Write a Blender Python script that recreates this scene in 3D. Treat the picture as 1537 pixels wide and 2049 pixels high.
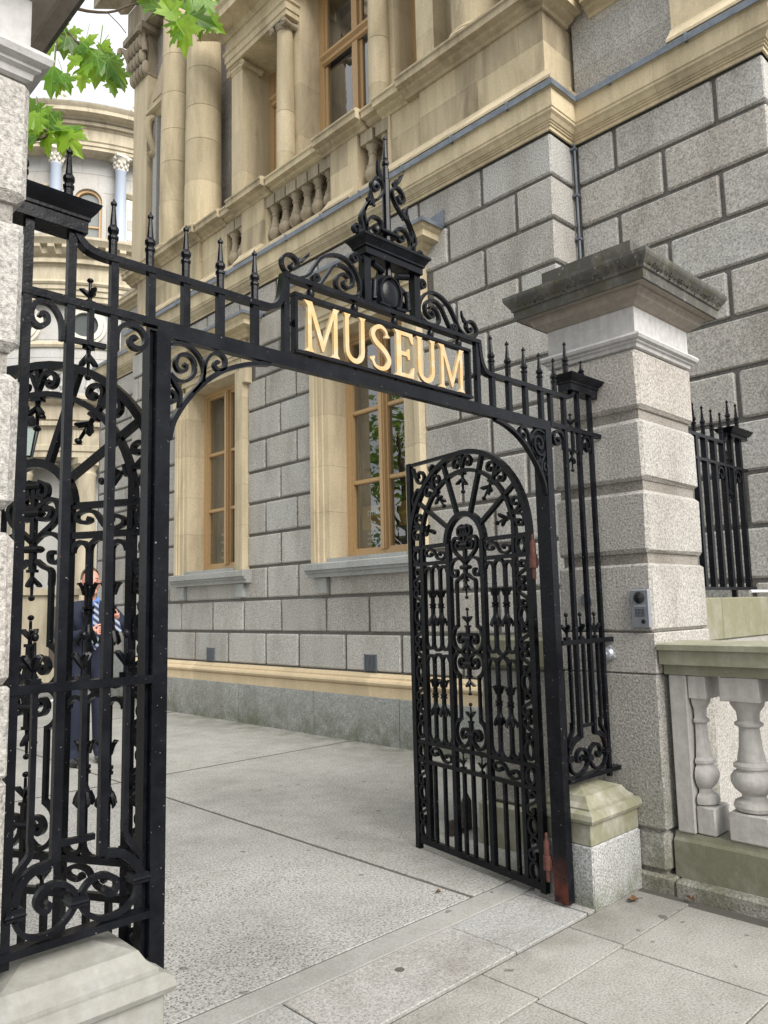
import bpy, bmesh, math, random
from mathutils import Vector, Matrix
random.seed(11)
rad = math.radians
PI = math.pi
for o in list(bpy.data.objects):
    bpy.data.objects.remove(o)
sc = bpy.context.scene
col = sc.collection

# ------------------------------------------------------------------ camera
cam = bpy.data.cameras.new('camera'); camo = bpy.data.objects.new('camera', cam); col.objects.link(camo)
right = Vector((0.7213, -0.6923, -0.0226)); down = Vector((0.0685, 0.1038, -0.9922)); fwd = Vector((0.6893, 0.7141, 0.1223))
M3 = Matrix((right, -down, -fwd)).transposed()
camo.matrix_world = Matrix.Translation((0, 0, 1.6)) @ M3.to_4x4()
cam.sensor_fit = 'VERTICAL'; cam.sensor_height = 36.0; cam.lens = 1544.75 / 2049 * 36
cam.clip_start = 0.05; cam.clip_end = 2000
sc.camera = camo
sc.unit_settings.scale_length = 0.88

# ------------------------------------------------------------------ sky, sun, exposure
world = bpy.data.worlds.new('World'); sc.world = world; world.use_nodes = True
wn = world.node_tree.nodes; wl = world.node_tree.links
bg = wn['Background']
sky = wn.new('ShaderNodeTexSky'); sky.sky_type = 'NISHITA'; sky.sun_disc = False
sky.sun_elevation = rad(39); sky.sun_rotation = rad(184); sky.air_density = 1.0; sky.dust_density = 4.0; sky.ozone_density = 1.0
hsv = wn.new('ShaderNodeHueSaturation'); hsv.inputs['Saturation'].default_value = 0.34; hsv.inputs['Value'].default_value = 1.0
# thin broken overcast: soft pale cloud over the whole sky
tc = wn.new('ShaderNodeTexCoord'); nz = wn.new('ShaderNodeTexNoise'); nz.inputs['Scale'].default_value = 2.2; nz.inputs['Detail'].default_value = 6
rp = wn.new('ShaderNodeValToRGB'); rp.color_ramp.elements[0].position = 0.30; rp.color_ramp.elements[1].position = 0.50
mx = wn.new('ShaderNodeMix'); mx.data_type = 'RGBA'; mx.inputs['B'].default_value = (12.4, 12.5, 12.7, 1)
wl.new(tc.outputs['Generated'], nz.inputs['Vector']); wl.new(nz.outputs['Fac'], rp.inputs['Fac'])
wl.new(rp.outputs['Color'], mx.inputs['Factor'])
wl.new(sky.outputs['Color'], hsv.inputs['Color']); wl.new(hsv.outputs['Color'], mx.inputs['A'])
wl.new(mx.outputs['Result'], bg.inputs['Color']); bg.inputs['Strength'].default_value = 0.066
sd = bpy.data.lights.new('sun', 'SUN'); sd.energy = 3.9; sd.angle = rad(40); sd.color = (1.0, 0.955, 0.89)
sun = bpy.data.objects.new('sun', sd); col.objects.link(sun)
sun.rotation_euler = Vector((0.05, 0.85, -0.70)).to_track_quat('-Z', 'Y').to_euler()
sc.view_settings.view_transform = 'Standard'; sc.view_settings.look = 'None'
sc.view_settings.gamma = 1.0; sc.view_settings.exposure = 0.50; sc.view_settings.use_curve_mapping = False

# ------------------------------------------------------------------ mesh builder
class MB:
    def __init__(s): s.v = []; s.f = []; s.sm = []
    def add(s, v, f, smooth=False):
        k = len(s.v); s.v += [tuple(p) for p in v]
        for q in f: s.f.append(tuple(i + k for i in q)); s.sm.append(smooth)
        return s
    def box(s, x0, y0, z0, x1, y1, z1):
        v = [(x0,y0,z0),(x1,y0,z0),(x1,y1,z0),(x0,y1,z0),(x0,y0,z1),(x1,y0,z1),(x1,y1,z1),(x0,y1,z1)]
        return s.add(v, [(0,3,2,1),(4,5,6,7),(0,1,5,4),(1,2,6,5),(2,3,7,6),(3,0,4,7)])
    def cbox(s, x0, y0, z0, x1, y1, z1, c=0.015, j=0.0):
        # box with all twelve edges chamfered, corners jittered a little
        cx = min(c, (x1-x0)/3); cy = min(c, (y1-y0)/3); cz = min(c, (z1-z0)/3)
        v = []; idx = {}
        for sx in (0, 1):
            for sy in (0, 1):
                for sz in (0, 1):
                    X = (x0, x1)[sx]; Y = (y0, y1)[sy]; Z = (z0, z1)[sz]
                    dx = cx if sx == 0 else -cx; dy = cy if sy == 0 else -cy; dz = cz if sz == 0 else -cz
                    r = lambda: random.uniform(-j, j)
                    for a, p in (('x', (X, Y+dy+r(), Z+dz+r())), ('y', (X+dx+r(), Y, Z+dz+r())), ('z', (X+dx+r(), Y+dy+r(), Z))):
                        idx[(sx, sy, sz, a)] = len(v); v.append(p)
        g = lambda *k: idx[k]
        f = []
        for sx in (0, 1): f.append((g(sx,0,0,'x'), g(sx,1,0,'x'), g(sx,1,1,'x'), g(sx,0,1,'x')))
        for sy in (0, 1): f.append((g(0,sy,0,'y'), g(1,sy,0,'y'), g(1,sy,1,'y'), g(0,sy,1,'y')))
        for sz in (0, 1): f.append((g(0,0,sz,'z'), g(1,0,sz,'z'), g(1,1,sz,'z'), g(0,1,sz,'z')))
        for sx in (0, 1):
            for sy in (0, 1): f.append((g(sx,sy,0,'x'), g(sx,sy,1,'x'), g(sx,sy,1,'y'), g(sx,sy,0,'y')))
            for sz in (0, 1): f.append((g(sx,0,sz,'x'), g(sx,1,sz,'x'), g(sx,1,sz,'z'), g(sx,0,sz,'z')))
        for sy in (0, 1):
            for sz in (0, 1): f.append((g(0,sy,sz,'y'), g(1,sy,sz,'y'), g(1,sy,sz,'z'), g(0,sy,sz,'z')))
        for sx in (0, 1):
            for sy in (0, 1):
                for sz in (0, 1): f.append((g(sx,sy,sz,'x'), g(sx,sy,sz,'y'), g(sx,sy,sz,'z')))
        return s.add(v, f)
    def mould_x(s, prof, X, ya, yb, ka=0, kb=0):
        n = len(prof)   # runs along y, faces -x; ends mitred by k times the projection
        v = [(X-p, ya+ka*p, z) for p, z in prof] + [(X-p, yb+kb*p, z) for p, z in prof]
        f = [(i, i+1, n+i+1, n+i) for i in range(n-1)] + [tuple(range(n)), tuple(range(2*n-1, n-1, -1)), (0, n, 2*n-1, n-1)]
        return s.add(v, f)
    def mould_y(s, prof, Y, xa, xb, ka=0, kb=0):
        n = len(prof)   # runs along x, faces -y
        v = [(xa+ka*p, Y-p, z) for p, z in prof] + [(xb+kb*p, Y-p, z) for p, z in prof]
        f = [(i, i+1, n+i+1, n+i) for i in range(n-1)] + [tuple(range(n)), tuple(range(2*n-1, n-1, -1)), (0, n, 2*n-1, n-1)]
        return s.add(v, f)
    def ringmould(s, prof, x0, y0, x1, y1):
        # square moulding: profile of (projection, z) carried round a rectangle
        v = []; n = len(prof)
        for p, z in prof: v += [(x0-p, y0-p, z), (x1+p, y0-p, z), (x1+p, y1+p, z), (x0-p, y1+p, z)]
        f = []
        for i in range(n-1):
            for k in range(4): f.append((4*i+k, 4*i+(k+1) % 4, 4*i+4+(k+1) % 4, 4*i+4+k))
        f += [(3, 2, 1, 0), tuple(4*(n-1)+k for k in range(4))]
        return s.add(v, f)
    def lathe(s, prof, cx, cy, n=16, a0=0, a1=2*PI, smooth=True):
        full = abs(a1-a0-2*PI) < 1e-6; m = n if full else n+1
        v = []
        for r, z in prof:
            for k in range(m):
                a = a0+(a1-a0)*k/n; v.append((cx+r*math.cos(a), cy+r*math.sin(a), z))
        f = []
        for i in range(len(prof)-1):
            for k in range(n): f.append((i*m+k, i*m+(k+1) % m, (i+1)*m+(k+1) % m, (i+1)*m+k))
        s.add(v, f, smooth)
        if full:
            k0 = len(s.v)-len(v)
            s.f.append(tuple(k0+k for k in range(m-1, -1, -1))); s.sm.append(False)
            s.f.append(tuple(k0+(len(prof)-1)*m+k for k in range(m))); s.sm.append(False)
        return s
    def ribbon(s, pts, t, y0, y1):
        # flat bar bent in the xz plane: thickness t (number or list) in plane, y0..y1 deep
        n = len(pts); L = []
        for i in range(n):
            a = pts[max(i-1, 0)]; b = pts[min(i+1, n-1)]
            dx, dz = b[0]-a[0], b[1]-a[1]; l = math.hypot(dx, dz) or 1
            w = (t[i] if isinstance(t, (list, tuple)) else t)/2
            nx, nz_ = -dz/l*w, dx/l*w
            x, z = pts[i]
            L += [(x+nx, y0, z+nz_), (x-nx, y0, z-nz_), (x-nx, y1, z-nz_), (x+nx, y1, z+nz_)]
        f = []
        for i in range(n-1):
            for k in range(4): f.append((4*i+k, 4*i+(k+1) % 4, 4*i+4+(k+1) % 4, 4*i+4+k))
        f += [(3, 2, 1, 0), tuple(4*(n-1)+k for k in range(4))]
        return s.add(L, f)
    def poly(s, pts, y0, y1):
        n = len(pts)    # outline in xz, y0..y1 thick
        v = [(x, y0, z) for x, z in pts]+[(x, y1, z) for x, z in pts]
        f = [tuple(range(n)), tuple(range(2*n-1, n-1, -1))]+[(i, n+i, n+(i+1) % n, (i+1) % n) for i in range(n)]
        return s.add(v, f)
    def polyx(s, pts, x0, x1):
        n = len(pts)    # outline in yz, x0..x1 thick
        v = [(x0, y, z) for y, z in pts]+[(x1, y, z) for y, z in pts]
        f = [tuple(range(n)), tuple(range(2*n-1, n-1, -1))]+[(i, n+i, n+(i+1) % n, (i+1) % n) for i in range(n)]
        return s.add(v, f)
    def tube(s, path, r, n=8, smooth=True):
        path = [Vector(p) for p in path]; L = []; m = len(path)
        for i, p in enumerate(path):
            d = (path[min(i+1, m-1)]-path[max(i-1, 0)]).normalized()
            u = d.orthogonal().normalized() if i == 0 else (u-d*u.dot(d)).normalized()
            w = d.cross(u); rr = r[i] if isinstance(r, (list, tuple)) else r
            for k in range(n): a = 2*PI*k/n; L.append(p+(u*math.cos(a)+w*math.sin(a))*rr)
        f = [(i*n+k, i*n+(k+1) % n, (i+1)*n+(k+1) % n, (i+1)*n+k) for i in range(m-1) for k in range(n)]
        s.add(L, f, smooth)
        k0 = len(s.v)-len(L)
        s.f += [tuple(k0+k for k in range(n-1, -1, -1)), tuple(k0+(m-1)*n+k for k in range(n))]; s.sm += [False, False]
        return s
    def ball(s, c, r, n=10, m=6, sc=(1, 1, 1)):
        v = [(c[0], c[1], c[2]-r*sc[2])]
        for i in range(1, m):
            t = PI*i/m
            for k in range(n):
                a = 2*PI*k/n; v.append((c[0]+r*sc[0]*math.sin(t)*math.cos(a), c[1]+r*sc[1]*math.sin(t)*math.sin(a), c[2]-r*sc[2]*math.cos(t)))
        v.append((c[0], c[1], c[2]+r*sc[2]))
        f = [(0, 1+(k+1) % n, 1+k) for k in range(n)]
        for i in range(m-2):
            for k in range(n): f.append((1+i*n+k, 1+i*n+(k+1) % n, 1+(i+1)*n+(k+1) % n, 1+(i+1)*n+k))
        e = len(v)-1
        f += [(e, e-n+k, e-n+(k+1) % n) for k in range(n)]
        return s.add(v, f, True)
    def xf(s, mat):
        s.v = [tuple(mat @ Vector(p)) for p in s.v]; return s
    def mesh(s, name, mat, off=(0, 0, 0)):
        me = bpy.data.meshes.new(name)
        me.from_pydata([(a-off[0], b-off[1], c-off[2]) for a, b, c in s.v], [], s.f)
        me.polygons.foreach_set('use_smooth', s.sm)
        bm = bmesh.new(); bm.from_mesh(me); bmesh.ops.recalc_face_normals(bm, faces=bm.faces); bm.to_mesh(me); bm.free()
        me.materials.append(mat); me.update()
        if any(s.sm): me.set_sharp_from_angle(angle=rad(38))
        return me
    def build(s, name, mat, parent=None, loc=None):
        off = Vector((0, 0, 0)) if parent is None else rootloc(parent)
        loc = Vector(loc) if loc is not None else off
        me = s.mesh(name, mat, loc)
        o = bpy.data.objects.new(name, me); col.objects.link(o)
        if parent is not None: o.parent = parent
        o.location = loc-off if parent is not None else loc
        return o
LOCAL = set()
def rootloc(o):
    t = o
    while t.parent: t = t.parent
    if t.name in LOCAL: return Vector((0, 0, 0))
    v = Vector((0, 0, 0)); t = o
    while t: v += Vector(t.location); t = t.parent
    return v
def tag(o, label=None, cat=None, group=None, kind=None):
    if label: o['label'] = label
    if cat: o['category'] = cat
    if group: o['group'] = group
    if kind: o['kind'] = kind
    return o
def thing(name, label, cat, loc=(0, 0, 0), group=None, rotz=None, kind=None):
    o = bpy.data.objects.new(name, None); col.objects.link(o); o.location = loc; o.empty_display_size = 0.2
    if rotz is not None: o.rotation_euler = (0, 0, rotz); LOCAL.add(o.name)
    return tag(o, label, cat, group, kind)
def inst(me, name, parent, loc, rot=(0, 0, 0), scale=(1, 1, 1)):
    o = bpy.data.objects.new(name, me); col.objects.link(o); o.parent = parent
    o.location = Vector(loc)-rootloc(parent); o.rotation_euler = rot; o.scale = scale
    return o
def cr(pts, n=5):
    # Catmull-Rom through the points
    P = [pts[0]]+list(pts)+[pts[-1]]; out = []
    for i in range(1, len(P)-2):
        a, b, c, d = P[i-1], P[i], P[i+1], P[i+2]
        for k in range(n):
            t = k/n
            out.append(tuple(0.5*((2*b[q])+(-a[q]+c[q])*t+(2*a[q]-5*b[q]+4*c[q]-d[q])*t*t+(-a[q]+3*b[q]-3*c[q]+d[q])*t**3) for q in range(len(b))))
    out.append(tuple(pts[-1])); return out
def mirror(pts, cx): return [(2*cx-x, z) for x, z in pts]

# ------------------------------------------------------------------ materials
def newmat(name):
    m = bpy.data.materials.new(name); m.use_nodes = True
    nt = m.node_tree; b = nt.nodes['Principled BSDF']; return m, nt, b
def N(nt, t, **kw):
    n = nt.nodes.new(t)
    for k, v in kw.items():
        if k in n.inputs.keys(): n.inputs[k].default_value = v
        else: setattr(n, k, v)
    return n
def ramp(nt, src, stops):
    r = nt.nodes.new('ShaderNodeValToRGB'); e = r.color_ramp.elements
    while len(e) < len(stops): e.new(0.5)
    for i, (p, c) in enumerate(stops):
        e[i].position = p; e[i].color = (c, c, c, 1) if isinstance(c, (int, float)) else (*c, 1)
    nt.links.new(src, r.inputs['Fac']); return r.outputs['Color']
def mix(nt, a, b, fac, mode='MIX'):
    m = nt.nodes.new('ShaderNodeMix'); m.data_type = 'RGBA'; m.blend_type = mode
    for sock, val in (('A', a), ('B', b), ('Factor', fac)):
        if isinstance(val, (int, float)): m.inputs[sock].default_value = val if sock == 'Factor' else (val, val, val, 1)
        elif isinstance(val, tuple): m.inputs[sock].default_value = (*val, 1)
        else: nt.links.new(val, m.inputs[sock])
    return m.outputs['Result']
def noise(nt, vec, scale, detail=3, rough=0.55, dist=0):
    n = N(nt, 'ShaderNodeTexNoise'); n.inputs['Scale'].default_value = scale; n.inputs['Detail'].default_value = detail
    n.inputs['Roughness'].default_value = rough; n.inputs['Distortion'].default_value = dist
    nt.links.new(vec, n.inputs['Vector']); return n.outputs['Fac']
def pos(nt, stretch=None):
    g = nt.nodes.new('ShaderNodeNewGeometry'); out = g.outputs['Position']
    if stretch:
        m = nt.nodes.new('ShaderNodeMapping'); m.inputs['Scale'].default_value = stretch
        nt.links.new(out, m.inputs['Vector']); out = m.outputs['Vector']
    return out
def bump(nt, b, h, strength, dist=0.01):
    n = nt.nodes.new('ShaderNodeBump'); n.inputs['Strength'].default_value = strength; n.inputs['Distance'].default_value = dist
    nt.links.new(h, n.inputs['Height']); nt.links.new(n.outputs['Normal'], b.inputs['Normal'])
def objrand(nt): return nt.nodes.new('ShaderNodeObjectInfo').outputs['Random']
def zmask(nt, z0, z1):
    g = nt.nodes.new('ShaderNodeNewGeometry'); s = nt.nodes.new('ShaderNodeSeparateXYZ'); nt.links.new(g.outputs['Position'], s.inputs[0])
    m = nt.nodes.new('ShaderNodeMapRange'); m.inputs['From Min'].default_value = z0; m.inputs['From Max'].default_value = z1
    m.inputs['To Min'].default_value = 1; m.inputs['To Max'].default_value = 0
    nt.links.new(s.outputs['Z'], m.inputs['Value']); return m.outputs['Result']
def mul(nt, a, b):
    m = nt.nodes.new('ShaderNodeMath'); m.operation = 'MULTIPLY'
    for i, v in enumerate((a, b)):
        if isinstance(v, (int, float)): m.inputs[i].default_value = v
        else: nt.links.new(v, m.inputs[i])
    return m.outputs[0]

def granite(name, base, speck=70, contrast=0.5, tint=(1, 1, 1), algae=None, stain=0.25, bmp=0.5, vary=0.22, fine=190):
    m, nt, b = newmat(name); p = pos(nt)
    k = contrast
    n1 = noise(nt, p, speck, 2, 0.6); n2 = noise(nt, p, fine, 2, 0.6)
    c1 = ramp(nt, n1, [(0.30, 1-k), (0.46, 1-0.25*k), (0.58, 1+0.25*k), (0.72, 1+0.75*k)])
    c2 = ramp(nt, n2, [(0.32, 1-0.6*k), (0.5, 1.0), (0.68, 1+0.4*k)])
    c = mix(nt, mix(nt, tuple(base*t for t in tint), c1, 1.0, 'MULTIPLY'), c2, 1.0, 'MULTIPLY')
    rnd = objrand(nt)
    rv = ramp(nt, rnd, [(0, (1-vary, 1-vary, 1-vary)), (0.35, (1.03, 1.0, 0.96)), (0.65, (0.97, 0.99, 1.0)), (1, (1+vary*0.7, 1+vary*0.66, 1+vary*0.58))])
    c = mix(nt, c, rv, 1.0, 'MULTIPLY')
    big = ramp(nt, noise(nt, pos(nt, (1, 1, 0.35)), 2.3, 6, 0.66), [(0.34, (0.52, 0.48, 0.42)), (0.50, (0.92, 0.91, 0.88)), (0.62, (1.06, 1.06, 1.05))])
    c = mix(nt, c, big, stain, 'MULTIPLY')
    if algae:
        z0, z1, amt = algae
        g = ramp(nt, noise(nt, p, 5.0, 5, 0.7), [(0.36, 0.15), (0.60, 1.0)])
        c = mix(nt, c, (0.085, 0.095, 0.042), mul(nt, mul(nt, zmask(nt, z0, z1), g), amt))
    nt.links.new(c, b.inputs['Base Color']); b.inputs['Roughness'].default_value = 0.85
    bump(nt, b, mix(nt, n1, n2, 0.4), bmp, 0.012)
    return m
def sandstone(name, base, streak=0.5, joints=True, vary=0.10):
    m, nt, b = newmat(name)
    p = pos(nt)
    n1 = noise(nt, pos(nt, (1.3, 1.3, 0.35)), 1.7, 6, 0.62, 0.6)
    soot = ramp(nt, n1, [(0.33, (0.44, 0.42, 0.38)), (0.48, (0.84, 0.83, 0.80)), (0.62, (1.06, 1.05, 1.03))])
    c = mix(nt, base, soot, streak, 'MULTIPLY')
    n2 = noise(nt, p, 40, 4, 0.6)
    c = mix(nt, c, ramp(nt, n2, [(0.3, 0.90), (0.7, 1.08)]), 1.0, 'MULTIPLY')
    c = mix(nt, c, ramp(nt, noise(nt, pos(nt, (6, 6, 0.5)), 1.6, 4), [(0.42, (0.72, 0.70, 0.66)), (0.60, (1, 1, 1))]), streak*0.6, 'MULTIPLY')
    c = mix(nt, c, ramp(nt, objrand(nt), [(0, 1-vary), (1, 1+vary)]), 1.0, 'MULTIPLY')
    nt.links.new(c, b.inputs['Base Color']); b.inputs['Roughness'].default_value = 0.85
    bump(nt, b, n2, 0.18, 0.008); return m
def limestone(name, base, dirt=0.0, moss=0.0, green=None, rough=0.8):
    m, nt, b = newmat(name); p = pos(nt)
    n1 = noise(nt, p, 22, 5, 0.65)
    c = mix(nt, base, ramp(nt, n1, [(0.3, 0.86), (0.7, 1.10)]), 1.0, 'MULTIPLY')
    st = ramp(nt, noise(nt, pos(nt, (9, 9, 0.9)), 2.6, 5, 0.6), [(0.36, (0.60, 0.57, 0.52)), (0.56, (1, 1, 1))])
    c = mix(nt, c, st, 0.28, 'MULTIPLY')
    if dirt:
        d = ramp(nt, noise(nt, pos(nt, (2.2, 2.2, 1.1)), 3.4, 7, 0.72), [(0.40, 0.0), (0.52, 1.0)])
        c = mix(nt, c, (0.050, 0.050, 0.047), mul(nt, d, dirt))
        lic = ramp(nt, noise(nt, p, 34, 3, 0.5), [(0.66, 0.0), (0.70, 1.0)])
        c = mix(nt, c, (0.40, 0.40, 0.36), mul(nt, lic, dirt*0.6))
    if moss:
        g = ramp(nt, noise(nt, p, 11, 6, 0.75), [(0.50, 0.0), (0.58, 1.0)])
        c = mix(nt, c, (0.060, 0.055, 0.022), mul(nt, g, moss))
    if green:
        g = ramp(nt, noise(nt, pos(nt, (1.5, 1.5, 1.0)), 4.0, 5, 0.65), [(0.30, 0.0), (0.55, 1.0)])
        c = mix(nt, c, green[1], mul(nt, g, green[0]))
    nt.links.new(c, b.inputs['Base Color']); b.inputs['Roughness'].default_value = rough
    bump(nt, b, n1, 0.35, 0.01); return m
def concrete(name, base, speck, amount, stain=0.35, tint=(1, 1, 1), pebble=0.0, vary=0.05):
    m, nt, b = newmat(name); p = pos(nt)
    n1 = noise(nt, p, speck, 3, 0.65)
    c = mix(nt, tuple(base*t for t in tint), ramp(nt, n1, [(0.34, 1-amount), (0.5, 1.0), (0.66, 1+amount*0.6)]), 1.0, 'MULTIPLY')
    if pebble:
        v = N(nt, 'ShaderNodeTexVoronoi'); v.inputs['Scale'].default_value = 75; nt.links.new(p, v.inputs['Vector'])
        pm = mul(nt, ramp(nt, v.outputs['Distance'], [(0.30, 1.0), (0.42, 0.0)]), ramp(nt, v.outputs['Color'], [(0.50, 0.0), (0.56, 1.0)]))
        zone = ramp(nt, noise(nt, p, 0.7, 2), [(0.40, 0.2), (0.56, 1.0)])
        c = mix(nt, c, (0.06, 0.06, 0.06), mul(nt, mul(nt, pm, zone), pebble))
    s1 = ramp(nt, noise(nt, p, 1.1, 6, 0.6), [(0.32, (0.60, 0.60, 0.56)), (0.47, (0.90, 0.90, 0.87)), (0.62, (1.08, 1.07, 1.04))])
    c = mix(nt, c, s1, stain, 'MULTIPLY')
    s2 = ramp(nt, noise(nt, p, 5.5, 5, 0.7), [(0.36, (0.74, 0.735, 0.68)), (0.56, (1, 1, 1))])
    c = mix(nt, c, s2, stain*0.8, 'MULTIPLY')
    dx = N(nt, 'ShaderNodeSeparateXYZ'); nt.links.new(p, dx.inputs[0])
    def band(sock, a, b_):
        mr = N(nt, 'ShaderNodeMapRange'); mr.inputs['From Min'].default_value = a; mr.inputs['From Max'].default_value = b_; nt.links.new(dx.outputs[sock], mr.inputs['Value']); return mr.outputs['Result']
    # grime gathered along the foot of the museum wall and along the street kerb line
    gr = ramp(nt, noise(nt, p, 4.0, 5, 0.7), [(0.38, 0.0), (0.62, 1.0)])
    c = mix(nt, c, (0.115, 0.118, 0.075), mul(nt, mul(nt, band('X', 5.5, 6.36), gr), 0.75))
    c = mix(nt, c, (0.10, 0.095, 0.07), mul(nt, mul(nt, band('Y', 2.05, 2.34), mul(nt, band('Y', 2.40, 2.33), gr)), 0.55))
    gum = ramp(nt, noise(nt, p, 13, 1, 0.3), [(0.745, 1.0), (0.765, 0.5)])
    c = mix(nt, c, gum, 1.0, 'MULTIPLY')
    c = mix(nt, c, ramp(nt, objrand(nt), [(0, 1-vary), (1, 1+vary)]), 1.0, 'MULTIPLY')
    nt.links.new(c, b.inputs['Base Color']); b.inputs['Roughness'].default_value = 0.9
    bump(nt, b, n1, 0.35, 0.006); return m
def paint_black(name, base=(0.0035, 0.004, 0.006), rough=0.24, chips=0.5, rust=0.6):
    m, nt, b = newmat(name); p = pos(nt)
    n1 = noise(nt, p, 60, 4, 0.6); n2 = noise(nt, p, 9, 4, 0.6)
    c = mix(nt, base, (0.008, 0.009, 0.012), ramp(nt, n2, [(0.4, 0.0), (0.65, 1.0)]))
    ch = ramp(nt, noise(nt, p, 85, 2, 0.5), [(0.738, 0.0), (0.758, 1.0)])
    c = mix(nt, c, (0.32, 0.31, 0.30), mul(nt, ch, chips))
    ru = ramp(nt, mul(nt, noise(nt, p, 14, 5, 0.7), 1.0), [(0.70, 0.0), (0.75, 1.0)])
    c = mix(nt, c, (0.16, 0.055, 0.022), mul(nt, ru, rust))
    nt.links.new(c, b.inputs['Base Color'])
    r = ramp(nt, n2, [(0.3, rough-0.05), (0.7, rough+0.06)]); nt.links.new(r, b.inputs['Roughness'])
    b.inputs['Specular IOR Level'].default_value = 0.17
    bump(nt, b, n1, 0.22, 0.004); return m
def plain(name, c, rough=0.6, metal=0.0, var=0.12, scale=30, spec=0.5):
    m, nt, b = newmat(name); p = pos(nt)
    n1 = noise(nt, p, scale, 4)
    cc = mix(nt, c, ramp(nt, n1, [(0.3, 1-var), (0.7, 1+var)]), 1.0, 'MULTIPLY')
    nt.links.new(cc, b.inputs['Base Color']); b.inputs['Roughness'].default_value = rough; b.inputs['Metallic'].default_value = metal
    b.inputs['Specular IOR Level'].default_value = spec
    bump(nt, b, n1, 0.1, 0.004); return m

G_WALL = granite('granite_ashlar', 0.43, 58, 0.46, (1.0, 0.975, 0.93), stain=0.48, vary=0.14)
G_CORE = granite('granite_joint', 0.17, 60, 0.35, (1.0, 0.97, 0.92), stain=0.3, vary=0.0)
G_BASE = granite('granite_plinth', 0.34, 55, 0.42, (0.98, 1.0, 0.97), algae=(0.0, 0.55, 0.75), stain=0.4, vary=0.08)
G_PIER = granite('granite_pier', 0.40, 75, 0.45, (1.0, 0.955, 0.90), stain=0.42, bmp=0.7, vary=0.06, fine=230)
G_PIERLOW = granite('granite_pier_foot', 0.35, 75, 0.5, (1.0, 0.96, 0.90), algae=(0.02, 0.95, 0.72), stain=0.45, bmp=0.7, vary=0.06)
G_PIERJ = granite('granite_pier_joint', 0.25, 75, 0.4, (1.0, 0.95, 0.88), stain=0.6, vary=0.0)
G_PED = granite('granite_pedestal', 0.40, 90, 0.55, (1, 1, 0.985), algae=(0.0, 0.22, 0.7), stain=0.2, vary=0.05)
G_THR = granite('granite_threshold', 0.33, 85, 0.36, (1.0, 0.99, 0.975), stain=0.45, bmp=0.4, vary=0.08)
G_SILL = granite('granite_sill', 0.38, 110, 0.35, (0.98, 1, 0.99), stain=0.35, vary=0.05)
SAND = sandstone('sandstone', (0.57, 0.485, 0.33), 0.58)
SAND_L = sandstone('sandstone_pale', (0.62, 0.53, 0.37), 0.50)
SAND_B = sandstone('sandstone_band', (0.65, 0.525, 0.345), 0.25)
SAND_S = sandstone('sandstone_sooty', (0.49, 0.415, 0.29), 0.85)
SAND_BAL = sandstone('sandstone_baluster', (0.40, 0.345, 0.26), 0.9)
SAND_R = sandstone('sandstone_rotunda', (0.51, 0.455, 0.345), 0.55)
G_ROT = granite('granite_rotunda', 0.46, 40, 0.16, (1, 0.99, 0.96), stain=0.25, vary=0.05)
MARB = plain('blue_grey_granite_shaft', (0.40, 0.46, 0.56), 0.45, var=0.12, scale=60)
CAPW = limestone('carved_white_stone', (0.66, 0.63, 0.56))
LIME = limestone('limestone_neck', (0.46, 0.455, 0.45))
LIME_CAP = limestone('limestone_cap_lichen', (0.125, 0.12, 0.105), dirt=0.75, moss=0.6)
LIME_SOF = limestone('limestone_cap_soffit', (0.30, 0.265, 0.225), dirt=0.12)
LIME_PED = limestone('limestone_pedestal_algae', (0.38, 0.37, 0.32), green=(0.72, (0.15, 0.15, 0.075)))
LIME_PEDL = limestone('limestone_pedestal_pale', (0.31, 0.31, 0.305), green=(0.4, (0.17, 0.165, 0.11)))
LIME_BAL = limestone('limestone_baluster', (0.47, 0.455, 0.435), dirt=0.10)
LIME_RAIL = limestone('limestone_rail_algae', (0.32, 0.32, 0.25), green=(0.6, (0.19, 0.19, 0.12)))
LIME_PL = limestone('limestone_plinth_algae', (0.26, 0.255, 0.205), green=(0.7, (0.125, 0.125, 0.07)))
LIME_W = limestone('limestone_low_wall', (0.27, 0.265, 0.21), green=(0.7, (0.17, 0.165, 0.085)))
CONC = concrete('forecourt_concrete', 0.335, 60, 0.42, 0.60, (1.0, 0.99, 0.955), pebble=0.0, vary=0.04)
CONC_P = concrete('forecourt_aggregate', 0.335, 70, 0.50, 0.50, (1.0, 0.99, 0.97), pebble=0.95, vary=0.03)
CONC_S = concrete('concrete_strip', 0.30, 80, 0.16, 0.55, (1, 0.99, 0.96))
SLAB = concrete('paving_slab_granite', 0.325, 95, 0.34, 0.60, (1.0, 0.97, 0.925), vary=0.06)
JOINT = plain('dark_joint', (0.085, 0.08, 0.07), 0.95)
EARTH = plain('street_ground', (0.16, 0.155, 0.15), 0.95, var=0.2, scale=4)
BLACK = paint_black('black_iron_paint')
BLACK2 = paint_black('black_leaf_paint', (0.0025, 0.003, 0.004), 0.24, 0.6, 0.2)
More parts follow.
